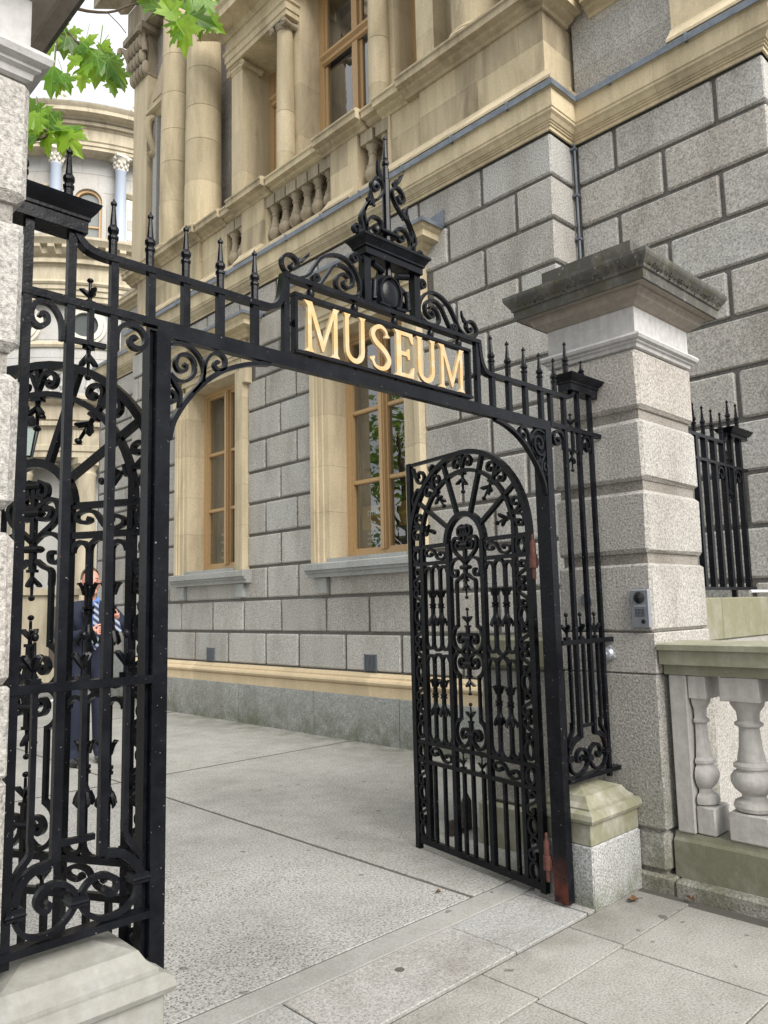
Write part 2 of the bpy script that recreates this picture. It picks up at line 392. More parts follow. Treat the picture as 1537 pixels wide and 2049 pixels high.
def worn_jamb():
    m = paint_black('black_jamb_paint_worn_red'); nt = m.node_tree; b = nt.nodes['Principled BSDF']
    src = b.inputs['Base Color'].links[0].from_socket; p = pos(nt)
    n_ = ramp(nt, noise(nt, p, 7, 5, 0.65), [(0.36, 0.0), (0.56, 1.0)])
    low = ramp(nt, zmask(nt, 0.0, 0.45), [(0.4, 0.0), (0.85, 1.0)])
    g_ = nt.nodes.new('ShaderNodeNewGeometry'); s_ = nt.nodes.new('ShaderNodeSeparateXYZ'); nt.links.new(g_.outputs['Normal'], s_.inputs[0])
    side = ramp(nt, mul(nt, s_.outputs['X'], -1.0), [(0.5, 0.0), (0.7, 1.0)])
    c = mix(nt, src, (0.105, 0.030, 0.020), mul(nt, mul(nt, n_, low), side)); nt.links.new(c, b.inputs['Base Color']); return m
BLACKJ = worn_jamb()
REDOX = plain('red_oxide_paint', (0.085, 0.028, 0.020), 0.75, var=0.35, scale=25)
m, nt, b = newmat('gold_leaf'); GOLD = m
n1 = noise(nt, pos(nt), 18, 4)
nt.links.new(mix(nt, (0.70, 0.465, 0.215), (0.68, 0.54, 0.34), ramp(nt, n1, [(0.45, 0.0), (0.62, 1.0)])), b.inputs['Base Color'])
b.inputs['Metallic'].default_value = 0.6; b.inputs['Roughness'].default_value = 0.33
WOOD = plain('ochre_window_paint', (0.47, 0.31, 0.155), 0.45, var=0.08)
LEAD = plain('lead_flashing', (0.155, 0.18, 0.215), 0.45, 0.25, var=0.25, scale=9)
STEEL = plain('brushed_grey_metal', (0.34, 0.36, 0.40), 0.35, 0.6, var=0.05)
GALV = plain('galvanised_metal', (0.42, 0.45, 0.48), 0.45, 0.5, var=0.12)
DARKP = plain('dark_plastic', (0.012, 0.012, 0.014), 0.25)
ROOM = plain('dark_room', (0.030, 0.028, 0.026), 0.9)
CURT = plain('grey_window_blind', (0.075, 0.085, 0.085), 0.9)
PAPER_O = plain('ochre_poster', (0.36, 0.215, 0.05), 0.7)
PAPER_D = plain('charcoal_poster', (0.045, 0.05, 0.05), 0.7)
INKW = plain('white_print', (0.75, 0.75, 0.72), 0.7)
INKG = plain('grey_print', (0.34, 0.36, 0.36), 0.7)
WHITE = plain('white_paint', (0.72, 0.73, 0.74), 0.5)
SLATE = plain('pale_lead_roof', (0.34, 0.40, 0.46), 0.5, var=0.15, scale=8)
RUSTM = plain('rusty_iron', (0.045, 0.035, 0.03), 0.75, 0.2, var=0.4, scale=40)
GREYG = plain('grey_vent_iron', (0.13, 0.145, 0.165), 0.55, 0.2)
m, nt, b = newmat('window_glass'); GLASS = m
nt.nodes.remove(b); out = nt.nodes['Material Output']
tr = N(nt, 'ShaderNodeBsdfTransparent'); tr.inputs['Color'].default_value = (0.80, 0.83, 0.82, 1)
gl = N(nt, 'ShaderNodeBsdfGlossy'); gl.inputs['Roughness'].default_value = 0.012; gl.inputs['Color'].default_value = (1, 1, 1, 1)
fr = N(nt, 'ShaderNodeFresnel'); fr.inputs['IOR'].default_value = 2.6
bw = N(nt, 'ShaderNodeBump'); bw.inputs['Strength'].default_value = 0.05; bw.inputs['Distance'].default_value = 0.05
nt.links.new(noise(nt, pos(nt), 2.2, 2), bw.inputs['Height']); nt.links.new(bw.outputs['Normal'], gl.inputs['Normal'])
gb = N(nt, 'ShaderNodeNewGeometry'); iv = N(nt, 'ShaderNodeMath'); iv.operation = 'SUBTRACT'; iv.inputs[0].default_value = 1.0; nt.links.new(gb.outputs['Backfacing'], iv.inputs[1])
ms = N(nt, 'ShaderNodeMixShader'); nt.links.new(mul(nt, fr.outputs[0], iv.outputs[0]), ms.inputs[0]); nt.links.new(tr.outputs[0], ms.inputs[1]); nt.links.new(gl.outputs[0], ms.inputs[2])
nt.links.new(ms.outputs[0], out.inputs['Surface'])
m, nt, b = newmat('plane_tree_leaf'); LEAF = m
lc = ramp(nt, objrand(nt), [(0.0, (0.022, 0.075, 0.012)), (0.45, (0.085, 0.23, 0.016)), (1.0, (0.26, 0.44, 0.030))])
lc = mix(nt, lc, ramp(nt, noise(nt, pos(nt), 26, 3), [(0.3, 0.8), (0.7, 1.15)]), 1.0, 'MULTIPLY')
tco = N(nt, 'ShaderNodeTexCoord'); sx = N(nt, 'ShaderNodeSeparateXYZ'); nt.links.new(tco.outputs['Object'], sx.inputs[0]); vein = None
for va in (0, 36, -36, 68, -68):
    q1 = mul(nt, sx.outputs['Y'], math.cos(rad(va))); q2 = mul(nt, sx.outputs['X'], -math.sin(rad(va)))
    ad = N(nt, 'ShaderNodeMath'); ad.operation = 'ADD'; nt.links.new(q1, ad.inputs[0]); nt.links.new(q2, ad.inputs[1])
    ab = N(nt, 'ShaderNodeMath'); ab.operation = 'ABSOLUTE'; nt.links.new(ad.outputs[0], ab.inputs[0])
    r1 = ramp(nt, ab.outputs[0], [(0.006, 1.0), (0.018, 0.0)])
    vein = r1 if vein is None else mix(nt, vein, r1, 1.0, 'LIGHTEN')
lc = mix(nt, lc, (0.30, 0.42, 0.10), mul(nt, vein, 0.55))
nt.links.new(lc, b.inputs['Base Color']); b.inputs['Roughness'].default_value = 0.45
tl = N(nt, 'ShaderNodeBsdfTranslucent'); nt.links.new(mix(nt, lc, (0.62, 0.85, 0.10), 0.45), tl.inputs['Color'])
ms = N(nt, 'ShaderNodeMixShader'); ms.inputs[0].default_value = 0.5
nt.links.new(b.outputs[0], ms.inputs[1]); nt.links.new(tl.outputs[0], ms.inputs[2]); nt.links.new(ms.outputs[0], nt.nodes['Material Output'].inputs['Surface'])
BARK = plain('tree_bark', (0.10, 0.075, 0.05), 0.9, var=0.3)
DRY = plain('dry_brown_leaf', (0.15, 0.075, 0.035), 0.85, var=0.4, scale=60)
NAVY = plain('navy_suit', (0.006, 0.010, 0.026), 0.85)
SHIRT = plain('blue_shirt', (0.10, 0.22, 0.55), 0.7)
SKIN = plain('skin', (0.55, 0.27, 0.20), 0.55, var=0.05)
HAIR = plain('brown_hair', (0.07, 0.045, 0.03), 0.7)
m, nt, b = newmat('striped_tie'); TIE = m
wv = N(nt, 'ShaderNodeTexWave'); wv.inputs['Scale'].default_value = 9; wv.bands_direction = 'DIAGONAL'
nt.links.new(pos(nt), wv.inputs['Vector']); nt.links.new(ramp(nt, wv.outputs['Fac'], [(0.5, (0.015, 0.025, 0.07)), (0.62, (0.30, 0.34, 0.42))]), b.inputs['Base Color'])

# ================================================================== GROUND
g = MB(); g.add([(-300, -300, -0.10), (300, -300, -0.10), (300, 300, -0.10), (-300, 300, -0.10)], [(0, 1, 2, 3)])
tag(g.build('ground', EARTH), kind='structure')
def slabs(parent_name, mat_joint, zj, ext, name, rects, top=0.0, gap=0.004, c=0.003):
    b = MB().box(ext[0], ext[1], zj-0.05, ext[2], ext[3], zj); p = tag(b.build(parent_name, mat_joint), kind='structure')
    for (x0, y0, x1, y1, mt) in rects:
        dz = random.uniform(-0.0012, 0.0012)
        MB().cbox(x0+gap, y0+gap, zj-0.01, x1-gap, y1-gap, top+dz, c).build(name, mt, p)
    return p
xs = [-0.66+0.684*i for i in range(-3, 8)]; rects = []
ys = [2.325, 2.02, 1.345, 0.66, -0.02, -0.70, -1.4, -2.1, -2.8]
for j in range(len(ys)-1):
    sh = (0.0, -0.035, 0.34, 0.0, 0.34, 0.0, 0.34, 0.0)[j]
    for i in range(len(xs)-1):
        x0 = xs[i]+sh+0.01; x1 = xs[i+1]+sh+0.01
        if x1 > 4.24: x1 = 4.24
        if x1-x0 > 0.05: rects.append((x0, ys[j+1], x1, ys[j], SLAB))
slabs('pavement', JOINT, -0.012, (-2.8, -2.8, 4.24, 2.325), 'paving_slab', rects, gap=0.0042, c=0.0025)
tx = [-1.6, -0.62, 0.42, 1.28, 2.01, 3.05, 3.66]
slabs('threshold', JOINT, -0.012, (-1.6, 2.33, 4.30, 2.925), 'threshold_stone',
      [(tx[i], 2.338, tx[i+1], 2.752, G_THR) for i in range(len(tx)-1)]+[(-1.6, 2.756, 4.29, 2.922, CONC_S), (3.666, 2.338, 4.29, 2.752, G_THR)], top=0.004, gap=0.004, c=0.003)
fx = [-9.5, -5.2, -0.9, 3.44, 6.40]; fy = [2.922, 7.25, 11.6, 15.95, 20.3, 24.6, 29.0]; rects = []
for i in range(len(fx)-1):
    for j in range(len(fy)-1):
        rects.append((fx[i], fy[j], fx[i+1], fy[j+1], CONC_P if (i < 3 and j == 0) else CONC))
fc = slabs('forecourt', JOINT, -0.005, (-9.5, 2.93, 6.40, 29.0), 'concrete_panel', rects, top=0.0, gap=0.015, c=0.003)
for y in fy[1:5]: MB().box(-9.4, y-0.010, -0.006, 6.36, y+0.010, 0.0018).build('joint_filler', JOINT, fc)
MB().box(6.40, 12.9, -0.09, 30, 45, -0.012).build('courtyard_ground', CONC)['kind'] = 'structure'
MB().box(4.25, -2.8, -0.09, 9.0, 2.16, -0.012).build('area_floor', CONC_S)['kind'] = 'structure'

# ================================================================== MUSEUM BUILDING
mus = thing('museum_building', 'large grey granite and yellow sandstone museum front with tall windows', 'building', (6.43, 8.5, 0))
XF, XS = 6.43, 6.87                     # main face and the faces set back on either side
Y0, Y1 = 4.085, 13.40                   # ends of the main face
W = [6.945, 10.565]                     # axes of the two ground floor windows
H0 = 0.82; DH = 0.467
wall = MB()
D = 0.036
# core behind the ashlar, in pieces round the window openings
def corebox(y0, y1, z0, z1): wall.box(XF+D, y0, z0, 7.35, y1, z1)
op = [(w-0.715, w+0.715) for w in W]
corebox(Y0+D, Y1-D, 0.0, 2.20); corebox(Y0+D, Y1-D, 5.25, 6.90)
for a, b_ in ((Y0+D, op[0][0]), (op[0][1], op[1][0]), (op[1][1], Y1-D)): corebox(a, b_, 2.20, 5.25)
wallo = wall.build('wall', G_CORE, mus)
def stone(x0, y0, z0, x1, y1, z1, mat, parent, gap=0.020, c=0.016, name='stone_block', j=0.006):
    return MB().cbox(x0, y0+gap, z0+gap, x1, y1-gap, z1-gap, c, j).build(name, mat, parent)
def row(y0, y1, joints, z0, z1, X=XF, depth=0.30, parent=None, endx=None):
    js = sorted([y0]+[k for k in joints if y0+0.12 < k < y1-0.12]+[y1])
    for a, b_ in zip(js[:-1], js[1:]):
        xe = X+depth
        lo, hi = a, b_
        if endx and abs(a-Y0) < 1e-6: xe = endx; lo = a-0.019
        if endx and abs(b_-Y1) < 1e-6: xe = endx; hi = b_+0.019
        stone(X+random.uniform(-0.004, 0.004), lo, z0, xe, hi, z1, G_WALL, parent)
for i in range(12):
    z0 = H0+DH*i; z1 = z0+DH
    if i == 0: segs = [(Y0, Y1)]; J = [4.6, 5.5, 6.428, 7.418, 8.376, 9.135, 10.10, 11.07, 12.0, 12.8]
    elif i == 1: segs = [(Y0, Y1)]; J = [4.99, 6.05, 6.969, 7.789, 8.764, 9.674, 10.54, 11.5, 12.4]
    elif i == 2: segs = [(Y0, Y1)]; J = [4.547, 5.45, 6.15, 7.72, 8.37, 9.09, 9.75, 11.35, 11.9, 12.7]
    elif i <= 9:
        segs = [(Y0, 5.97), (7.92, 9.58), (11.55, Y1)]
        J = [4.99, 8.76, 12.5] if i % 2 else [4.547, 5.42, 8.38, 9.12, 12.05, 12.85]
        if i == 9: segs = [(Y0, 5.78), (8.10, 9.40), (11.73, Y1)]
    else: segs = [(Y0, Y1)]; J = [4.998+0.96*k for k in range(9)] if i == 11 else [4.547+0.96*k for k in range(10)]
    for a, b_ in segs: row(a, b_, J, z0, z1, parent=wallo, endx=XS-0.005)
# sides that stand back: near one (towards the street) and far one
for nm, ya, yb, J1, J2 in (('near', 2.151, Y0-0.03, [3.615, 2.593], [3.118]), ('far', Y1+0.03, 15.8, [14.1, 15.0], [14.55])):
    c_ = MB().box(XS+D, ya+D, 0.0, 9.2, yb+0.1, 6.90).build('side_wall', G_CORE, mus)
    for i in range(12):
        z0 = H0+DH*i
        js = sorted([ya]+(J1 if i % 2 else J2)+[yb])
        for a, b_ in zip(js[:-1], js[1:]):
            xe = XS+0.3
            if nm == 'near' and a == ya:
                xe = (7.75 if i % 2 else 7.45)
                stone(XS, a-0.019, z0, xe, b_, z0+DH, G_WALL, c_)
                x = xe
                for k in range(2):
                    MB().cbox(x+0.038, ya, z0+0.019, x+0.95, ya+0.3, z0+DH-0.019, 0.014, 0.003).build('stone_block', G_WALL, c_); x += 0.95
            else: stone(XS+random.uniform(-0.004, 0.004), a, z0, xe, b_, z0+DH, G_WALL, c_)
    # base of the side
    MB().box(XS-0.06, ya-0.06, -0.1, 7.3, yb, H0-0.02).build('side_plinth', G_BASE, mus)
# plinth stones and the moulded sandstone base course
pj = [13.46, 11.7, 9.73, 7.99, 6.43, 5.2, Y0-0.06]
plin = MB().box(XF+0.02, Y0+0.02, -0.1, 7.2, Y1, 0.54).build('plinth', G_CORE, mus)
for a, b_ in zip(pj[:-1], pj[1:]):
    MB().cbox(6.372, b_+0.004, -0.08, 6.9, a-0.004, 0.545, 0.006, 0.002).build('plinth_stone', G_BASE, plin)
prof = [(0, 0.546), (0.072, 0.546), (0.072, 0.662), (0.060, 0.668), (0.078, 0.675), (0.102, 0.690), (0.112, 0.713), (0.102, 0.738), (0.080, 0.750), (0.052, 0.757), (0.052, 0.775), (0.018, 0.818), (0, 0.818)]
bj = [13.4, 11.0, 8.65, 6.95, 6.15, Y0]
bc = thing('x', None, None); bpy.data.objects.remove(bc)
basec = None
for a, b_ in zip(bj[:-1], bj[1:]):
    o = MB().mould_x(prof, XF+0.02, b_+(0.0015 if b_ != Y0 else 0), a-0.0015, -1 if b_ == Y0 else 0, 0).build('base_moulding', SAND_B, mus)
MB().mould_y(prof, Y0, XF+0.02, XS, -1, 0).build('base_moulding', SAND_B, mus)
# iron air vents in the lowest course
for yc in (10.575, 6.95):
    v = MB().box(XF-0.006, yc-0.105, 0.835, XF+0.02, yc+0.105, 1.035).build('air_vent', DARKP, mus)
    for k in range(9):
        y = yc-0.095+k*0.02375; MB().box(XF-0.014, y-0.005, 0.84, XF-0.004, y+0.005, 1.03).build('slat', GREYG, v)
    fr_ = MB().box(XF-0.012, yc-0.112, 0.826, XF, yc-0.1, 1.044).box(XF-0.012, yc+0.1, 0.826, XF, yc+0.112, 1.044)
    fr_.build('vent_frame', GREYG, v)

# ---- ground floor windows
def text_mesh(txt, size, mat, name, parent, x, y, z, depth=0.002, extra=None):
    cu = bpy.data.curves.new('t', 'FONT'); cu.body = txt; cu.size = size; cu.resolution_u = 2
    o = bpy.data.objects.new('t', cu); col.objects.link(o)
    dg = bpy.context.evaluated_depsgraph_get(); me = bpy.data.meshes.new_from_object(o.evaluated_get(dg))
    bpy.data.objects.remove(o); bpy.data.curves.remove(cu)
    # text reads towards -x: its x axis runs along -y, its y axis along z
    me.transform(Matrix(((0, 0, -1, 0), (-1, 0, 0, 0), (0, 1, 0, 0), (0, 0, 0, 1))))
    me.materials.clear(); me.materials.append(mat); me.name = name
    q = bpy.data.objects.new(name, me); col.objects.link(q); q.parent = parent
    q.location = Vector((x, y, z))-rootloc(parent); return q
def ground_window(w, idx):
    root = MB().box(XF+0.275, w-0.70, 2.235, XF+0.40, w-0.615, 5.245).box(XF+0.275, w+0.615, 2.235, XF+0.40, w+0.70, 5.245) \
        .box(XF+0.275, w-0.615, 2.235, XF+0.40, w+0.615, 2.325).box(XF+0.275, w-0.615, 5.16, XF+0.40, w+0.615, 5.245).build('window', WOOD, mus)
    # inner sash mouldings, mullion and bars
    xg = XF+0.335
    MB().box(XF+0.255, w-0.048, 2.327, XF+0.395, w+0.048, 5.158).build('mullion', WOOD, root)
    MB().box(XF+0.238, w-0.026, 2.327, XF+0.254, w+0.026, 5.158).build('mullion_bead', WOOD, root)
    for s in (-1, 1):
        a, b_ = sorted((w+s*0.050, w+s*0.613))
        e = 0.03
        MB().box(XF+0.295, a, 2.327, XF+0.385, a+e, 5.158).box(XF+0.295, b_-e, 2.327, XF+0.385, b_, 5.158) \
            .box(XF+0.295, a+e, 2.327, XF+0.385, b_-e, 2.36).box(XF+0.295, a+e, 5.12, XF+0.385, b_-e, 5.158).build('sash', WOOD, root)
        zz = [2.36, 3.205, 3.26, 4.145, 4.20, 5.12]
        for k in range(2): MB().cbox(XF+0.292, a+e, zz[1+2*k], XF+0.38, b_-e, zz[2+2*k], 0.012).build('glazing_bar', WOOD, root)
        for k in range(3):
            MB().box(xg, a+e, zz[2*k], xg+0.006, b_-e, zz[2*k+1]).build('pane', GLASS, root)
    # room behind
    r_ = MB().box(XF+2.4, w-1.6, 1.9, XF+2.5, w+1.6, 5.6).box(XF+0.92, w-1.6, 1.9, XF+2.4, w-1.55, 5.6).box(XF+0.92, w+1.55, 1.9, XF+2.4, w+1.6, 5.6) \
        .box(XF+0.92, w-1.6, 1.8, XF+2.5, w+1.6, 1.9).box(XF+0.92, w-1.6, 5.6, XF+2.5, w+1.6, 5.7)
    r_.build('room_interior', ROOM, root)
    MB().box(XF+0.52, w-0.69, 2.24, XF+0.92, w-0.665, 5.24).box(XF+0.52, w+0.665, 2.24, XF+0.92, w+0.69, 5.24).build('window_shutter', CURT, root)
    # posters standing inside the glass
    xp = XF+0.47
    if idx == 0:
        for s in (-1, 1):
            a, b_ = sorted((w+s*0.06, w+s*0.62))
            p = MB().box(xp, a, 2.62, xp+0.01, b_, 2.93).build('poster', PAPER_O, root)
            MB().box(xp, a, 2.33, xp+0.01, b_, 2.617).build('poster_foot', PAPER_D, root)
        text_mesh('museum', 0.155, INKW, 'lettering', root, xp-0.004, w+0.52, 2.80)
        for k, t in enumerate(('National Museum', 'and Museum of')): text_mesh(t, 0.052, INKG, 'lettering', root, xp-0.004, w+0.52, 2.73-k*0.06)
        for k, t in enumerate(('Kildare Street, Dublin 2', 'Free Admission', 'www.museum.ie')): text_mesh(t, 0.05, INKW, 'lettering', root, xp-0.004, w+0.52, 2.55-k*0.065)
        for k, t in enumerate(('Open hours', 'Tuesday to', 'Sunday')): text_mesh(t, 0.045, INKG, 'lettering', root, xp-0.004, w-0.2, 2.55-k*0.065)
    else:
        for s in (-1, 1):
            a, b_ = sorted((w+s*0.06, w+s*0.62))
            MB().box(xp, a, 2.33, xp+0.01, b_, 2.95).build('poster', PAPER_D, root)
        for k, t in enumerate(('Free Admission', 'Free Exhibitions', 'Guided Tours', 'Education')): text_mesh(t, 0.075, INKW, 'lettering', root, xp-0.004, w+0.47, 2.82-k*0.125)
    return root
for i, w in enumerate(W): ground_window(w, i)
def architrave(w):
    # moulded surround in jointed lengths, with ears at the head
    zj = [2.19, 2.85, 3.46, 4.15, 4.78, 5.235]
    for s in (-1, 1):
        for k in range(5):
            pr = MB(); za, zb = zj[k]+0.0015, zj[k+1]-0.0015
            for d0, d1, p in ((0.70, 0.80, 0.035), (0.80, 0.885, 0.060), (0.885, 0.93, 0.088), (0.93, 1.005, 0.105)):
                a, b_ = sorted((w+s*d0, w+s*d1)); pr.box(XF-p, a, za, XF+0.05, b_, zb)
            # reveal
            a, b_ = sorted((w+s*0.70, w+s*0.78)); pr.box(XF+0.05, a, za, XF+0.275, b_, zb)
            if k == 4:
                a, b_ = sorted((w+s*1.005, w+s*1.085)); pr.box(XF-0.105, a, 5.0, XF+0.02, b_, zb)
            pr.build('surround_stone', SAND_L, mus)
    hd = MB()
    for z0, z1, e, p in ((5.237, 5.325, 0.79, 0.035), (5.325, 5.42, 0.88, 0.060), (5.42, 5.475, 0.93, 0.088), (5.475, 5.57, 1.085, 0.105)):
        hd.box(XF-p, w-e, z0, XF+0.05, w+e, z1)
        if e < 1.08: hd.box(XF-0.105, w-1.085, z0, XF+0.02, w-e-0.09, z1).box(XF-0.105, w+e+0.09, z0, XF+0.02, w+1.085, z1)
    hd.box(XF+0.05, w-0.78, 5.2365, XF+0.275, w+0.78, 5.33)
    hd.build('lintel', SAND_L, mus)
    fz = MB().box(XF-0.05, w-1.0, 5.572, XF+0.02, w+1.0, 5.70).build('hood_frieze', SAND, mus)
    pf = [(0, 5.702), (0.08, 5.702), (0.10, 5.735), (0.16, 5.765), (0.165, 5.80), (0.27, 5.805), (0.27, 5.875), (0.30, 5.90), (0.325, 5.945), (0.325, 5.965), (0, 6.03)]
    MB().mould_x(pf, XF, w-1.03, w+1.03, -1, 1).build('hood_cornice', SAND, mus)
    MB().mould_y(pf, w-1.03, XF, XF+0.03, -1, 0).build('hood_return', SAND, mus)
    lp = [(0, 5.969), (0.335, 5.969), (0.338, 5.93), (0.343, 5.93), (0.343, 5.975), (0.10, 6.042), (0, 6.048)]
    MB().mould_y(lp, w-1.03, XF-0.002, XF+0.02, -1, 0).build('hood_flashing', LEAD, mus)
    lead = MB().mould_x([(0, 5.969), (0.335, 5.969), (0.338, 5.93), (0.343, 5.93), (0.343, 5.975), (0.10, 6.042), (0, 6.048)], XF-0.002, w-1.03, w+1.03, -1, 1)
    lead.build('hood_flashing', LEAD, mus)
    MB().polyx([(w-1.40, 5.95), (w-1.03, 5.95), (w-1.03, 6.10), (w-1.40, 6.16)], XF-0.012, XF-0.004).build('wall_flashing', LEAD, mus)
    # sill with small supporting blocks and recessed apron
    sp = [(0, 2.00), (0.10, 2.00), (0.10, 2.045), (0.135, 2.06), (0.135, 2.09), (0.17, 2.095), (0.17, 2.17), (0.10, 2.188), (0, 2.19)]
    MB().mould_x(sp, XF, w-1.10, w+1.10, 0, 0).build('sill', G_SILL, mus)
    MB().box(XF-0.09, w-0.70, 2.1905, XF+0.42, w+0.70, 2.2345).build('sill_upstand', G_SILL, mus)
    for s in (-1, 1):
        y = w+s*0.86; MB().cbox(XF-0.06, y-0.10, 1.79, XF+0.01, y+0.10, 1.998, 0.008).build('sill_block', G_SILL, mus)
for w in W: architrave(w)

# ---- string course over the ground floor, in stones, with lead flashing
sc_prof = [(0, 6.426), (0.020, 6.426), (0.020, 6.462), (0.034, 6.466), (0.034, 6.482), (0.048, 6.488), (0.048, 6.500), (0.062, 6.506), (0.085, 6.545), (0.108, 6.566), (0.108, 6.592), (0.118, 6.600), (0.118, 6.800), (0.142, 6.815), (0.142, 6.822), (0, 6.822)]
ld_prof = [(0, 6.8225), (0.143, 6.8225), (0.143, 6.800), (0.152, 6.800), (0.152, 6.862), (0.145, 6.872), (0.02, 6.905), (0, 6.905)]
def course(prof, mat, name, over=0.0):
    ya = [Y0]+[Y0+1.02*k for k in range(1, 9)]+[Y1]
    for a, b_ in zip(ya[:-1], ya[1:]):
        MB().mould_x(prof, XF, a+(0.001 if a != Y0 else 0), b_-(0.001 if b_ != Y1 else 0), -1 if a == Y0 else 0, 1 if b_ == Y1 else 0).build(name, mat, mus)
    MB().mould_y(prof, Y0, XF, XS, -1, -1).build(name, mat, mus)
    ya = [2.151, 3.1, Y0]
    for a, b_ in zip(ya[:-1], ya[1:]):
        MB().mould_x(prof, XS, a+(0.001 if a != 2.151 else 0), b_-(0.001 if b_ != Y0 else 0), -1 if a == 2.151 else 0, -1 if b_ == Y0 else 0).build(name, mat, mus)
    MB().mould_y(prof, 2.151, XS, 9.2, -1, 0).build(name, mat, mus)
    MB().mould_x(prof, XS, Y1, 15.8, 1, 1).build(name, mat, mus)
course(sc_prof, SAND, 'string_course'); course(ld_prof, LEAD, 'lead_flashing')
for k in range(12):  # welts in the lead
    y = 4.5+0.78*k
    MB().box(XF-0.162, y-0.012, 6.795, XF-0.02, y+0.012, 6.885).build('lead_welt', LEAD, mus)
for y in (2.75, 3.55): MB().box(XS-0.162, y-0.012, 6.795, XS-0.02, y+0.012, 6.885).build('lead_welt', LEAD, mus)
MB().tube([(XS-0.05, Y0-0.045, 6.42), (XS-0.05, Y0-0.045, 1.0)], 0.012).build('downpipe', LEAD, mus)
for z in (6.35, 5.83, 5.35, 4.8): MB().box(XS-0.075, Y0-0.065, z, XS-0.025, Y0-0.005, z+0.025).build('pipe_bracket', LEAD, mus)

# ---- pedestal zone (dado) with balustrades
XD = 6.475                                # face of the dado
ZR0, ZR1 = 7.84, 8.07                     # rail
slope = [(-0.4, 6.906), (0.128, 6.906), (0.128, 6.935), (0.03, 7.06), (0.012, 7.10), (-0.4, 7.10)]
for a, b_ in ((Y0, 6.48), (7.06, 7.62), (9.20, 9.80), (10.30, Y1)):
    ya = [a]+[a+1.15*k for k in range(1, 9) if a+1.15*k < b_-0.3]+[b_]
    for p, q in zip(ya[:-1], ya[1:]): MB().mould_x(slope, XF, p+0.001, q-0.001, -1 if p == Y0 else 0, 0).build('dado_base', SAND_L, mus)
MB().mould_y(slope, Y0, XF+0.4, XS, 0, 0).build('dado_base', SAND_L, mus)
for a, b_ in ((6.48, 7.06), (7.62, 9.20), (9.80, 10.30)):
    MB().box(XF-0.10, a, 6.906, 6.95, b_, 6.96).build('balustrade_base', SAND_L, mus)
def dado(y0, y1, x, mats=(SAND_S, SAND), nj=1):
    # two courses of large blocks
    for k, (za, zb) in enumerate(((7.10, 7.50), (7.50, 7.85))):
        n = max(1, round((y1-y0)/1.0)) if nj else 1
        off = 0.35 if k else 0.0
        js = [y0]+[y0+(y1-y0)*(i+off)/n for i in range(0 if off else 1, n) if y0+(y1-y0)*(i+off)/n > y0+0.1]+[y1]
        for p, q in zip(js[:-1], js[1:]):
            MB().box(x, p+0.0012, za+0.0012, 7.2, q-0.0012, zb-0.0012).build('dado_stone', random.choice(mats), mus)
dado(Y0+0.045, 5.92, XD); dado(5.92, 6.48, XD+0.05); dado(7.06, 7.62, XD, nj=0); dado(9.20, 9.80, XD, nj=0); dado(10.30, 11.08, XD+0.05); dado(11.08, Y1-0.045, XD)
MB().box(XD+0.3, Y0+0.1, 6.92, 7.2, Y1-0.1, 7.86).build('dado_core', SAND_S, mus)
rail_prof = [(0, ZR0), (0.03, ZR0), (0.05, ZR0+0.03), (0.11, ZR0+0.055), (0.125, ZR0+0.085), (0.205, ZR0+0.09), (0.205, ZR0+0.165), (0.225, ZR0+0.18), (0.225, ZR0+0.205), (0.18, ZR0+0.235), (-0.3, ZR0+0.235)]
rp_in = [(-0.3, ZR0)]+rail_prof[1:]
def rail(y0, y1, x, ka, kb): MB().mould_x(rp_in, x, y0+0.215*ka if abs(ka) < 1 else y0, y1+0.215*kb if abs(kb) < 1 else y1, ka if abs(ka) >= 1 else 0, 0).build('dado_rail', SAND_S if random.random() < 0.6 else SAND, mus)
rail(Y0+0.045, 5.92, XD, -1, 0.99); rail(5.92+0.226, 6.48, XD+0.06, 0, 0.6); rail(6.48+0.136, 7.06-0.19, XD+0.10, 0, 0)
rail(7.06, 7.62, XD+0.02, -0.8, 0.8); rail(7.62+0.182, 9.20-0.182, XD+0.10, 0, 0); rail(9.20, 9.80, XD+0.02, -0.8, 0.8)
rail(9.80+0.182, 10.28, XD+0.10, 0, 0); rail(10.28, 11.0, XD+0.05, 0, 0); rail(11.08, Y1-0.02, XD, -0.4, 0.99)
MB().mould_y(rail_prof, Y0+0.045, XD, XS+0.05, -1, 0).build('dado_rail', SAND, mus)
for ya, yb in ((2.15, Y0), (Y1, 15.1)):
    for k, (za, zb) in enumerate(((6.906, 7.32), (7.32, 7.75), (7.75, 8.3))):
        n = 2; js = [ya+(yb-ya)*(i+(0.0 if k % 2 else 0.35))/n for i in range(3)]; js[0] = ya; js[-1] = yb
        js = [ya, (ya+yb)/2+(0.3 if k % 2 else -0.2), yb]
        for p, q in zip(js[:-1], js[1:]):
            MB().box(XS+0.10, p+0.0015, za+0.0015, 7.4, q-0.0015, zb-0.0015).build('side_stone', G_WALL, mus)
pp = [(0, 6.906), (0.128, 6.906), (0.128, 6.935), (0.03, 7.06), (0.012, 7.10), (0.0, 7.10)]
MB().mould_x([(-0.1, z) if i in (0, 5) else (p, z) for i, (p, z) in enumerate(pp)], XS, 2.15, 2.95, 0, 0).box(XS+0.02, 2.15, 7.101, 7.4, 2.95, 8.3).build('corner_pedestal', SAND_L, mus)
MB().mould_x(rp_in, XS+0.10, Y1+0.2, 15.1, 0, 1).build('dado_rail', SAND, mus)
MB().mould_x(rp_in, XS+0.12, 2.15, Y0-0.22, 0, 0).build('dado_rail', SAND, mus)
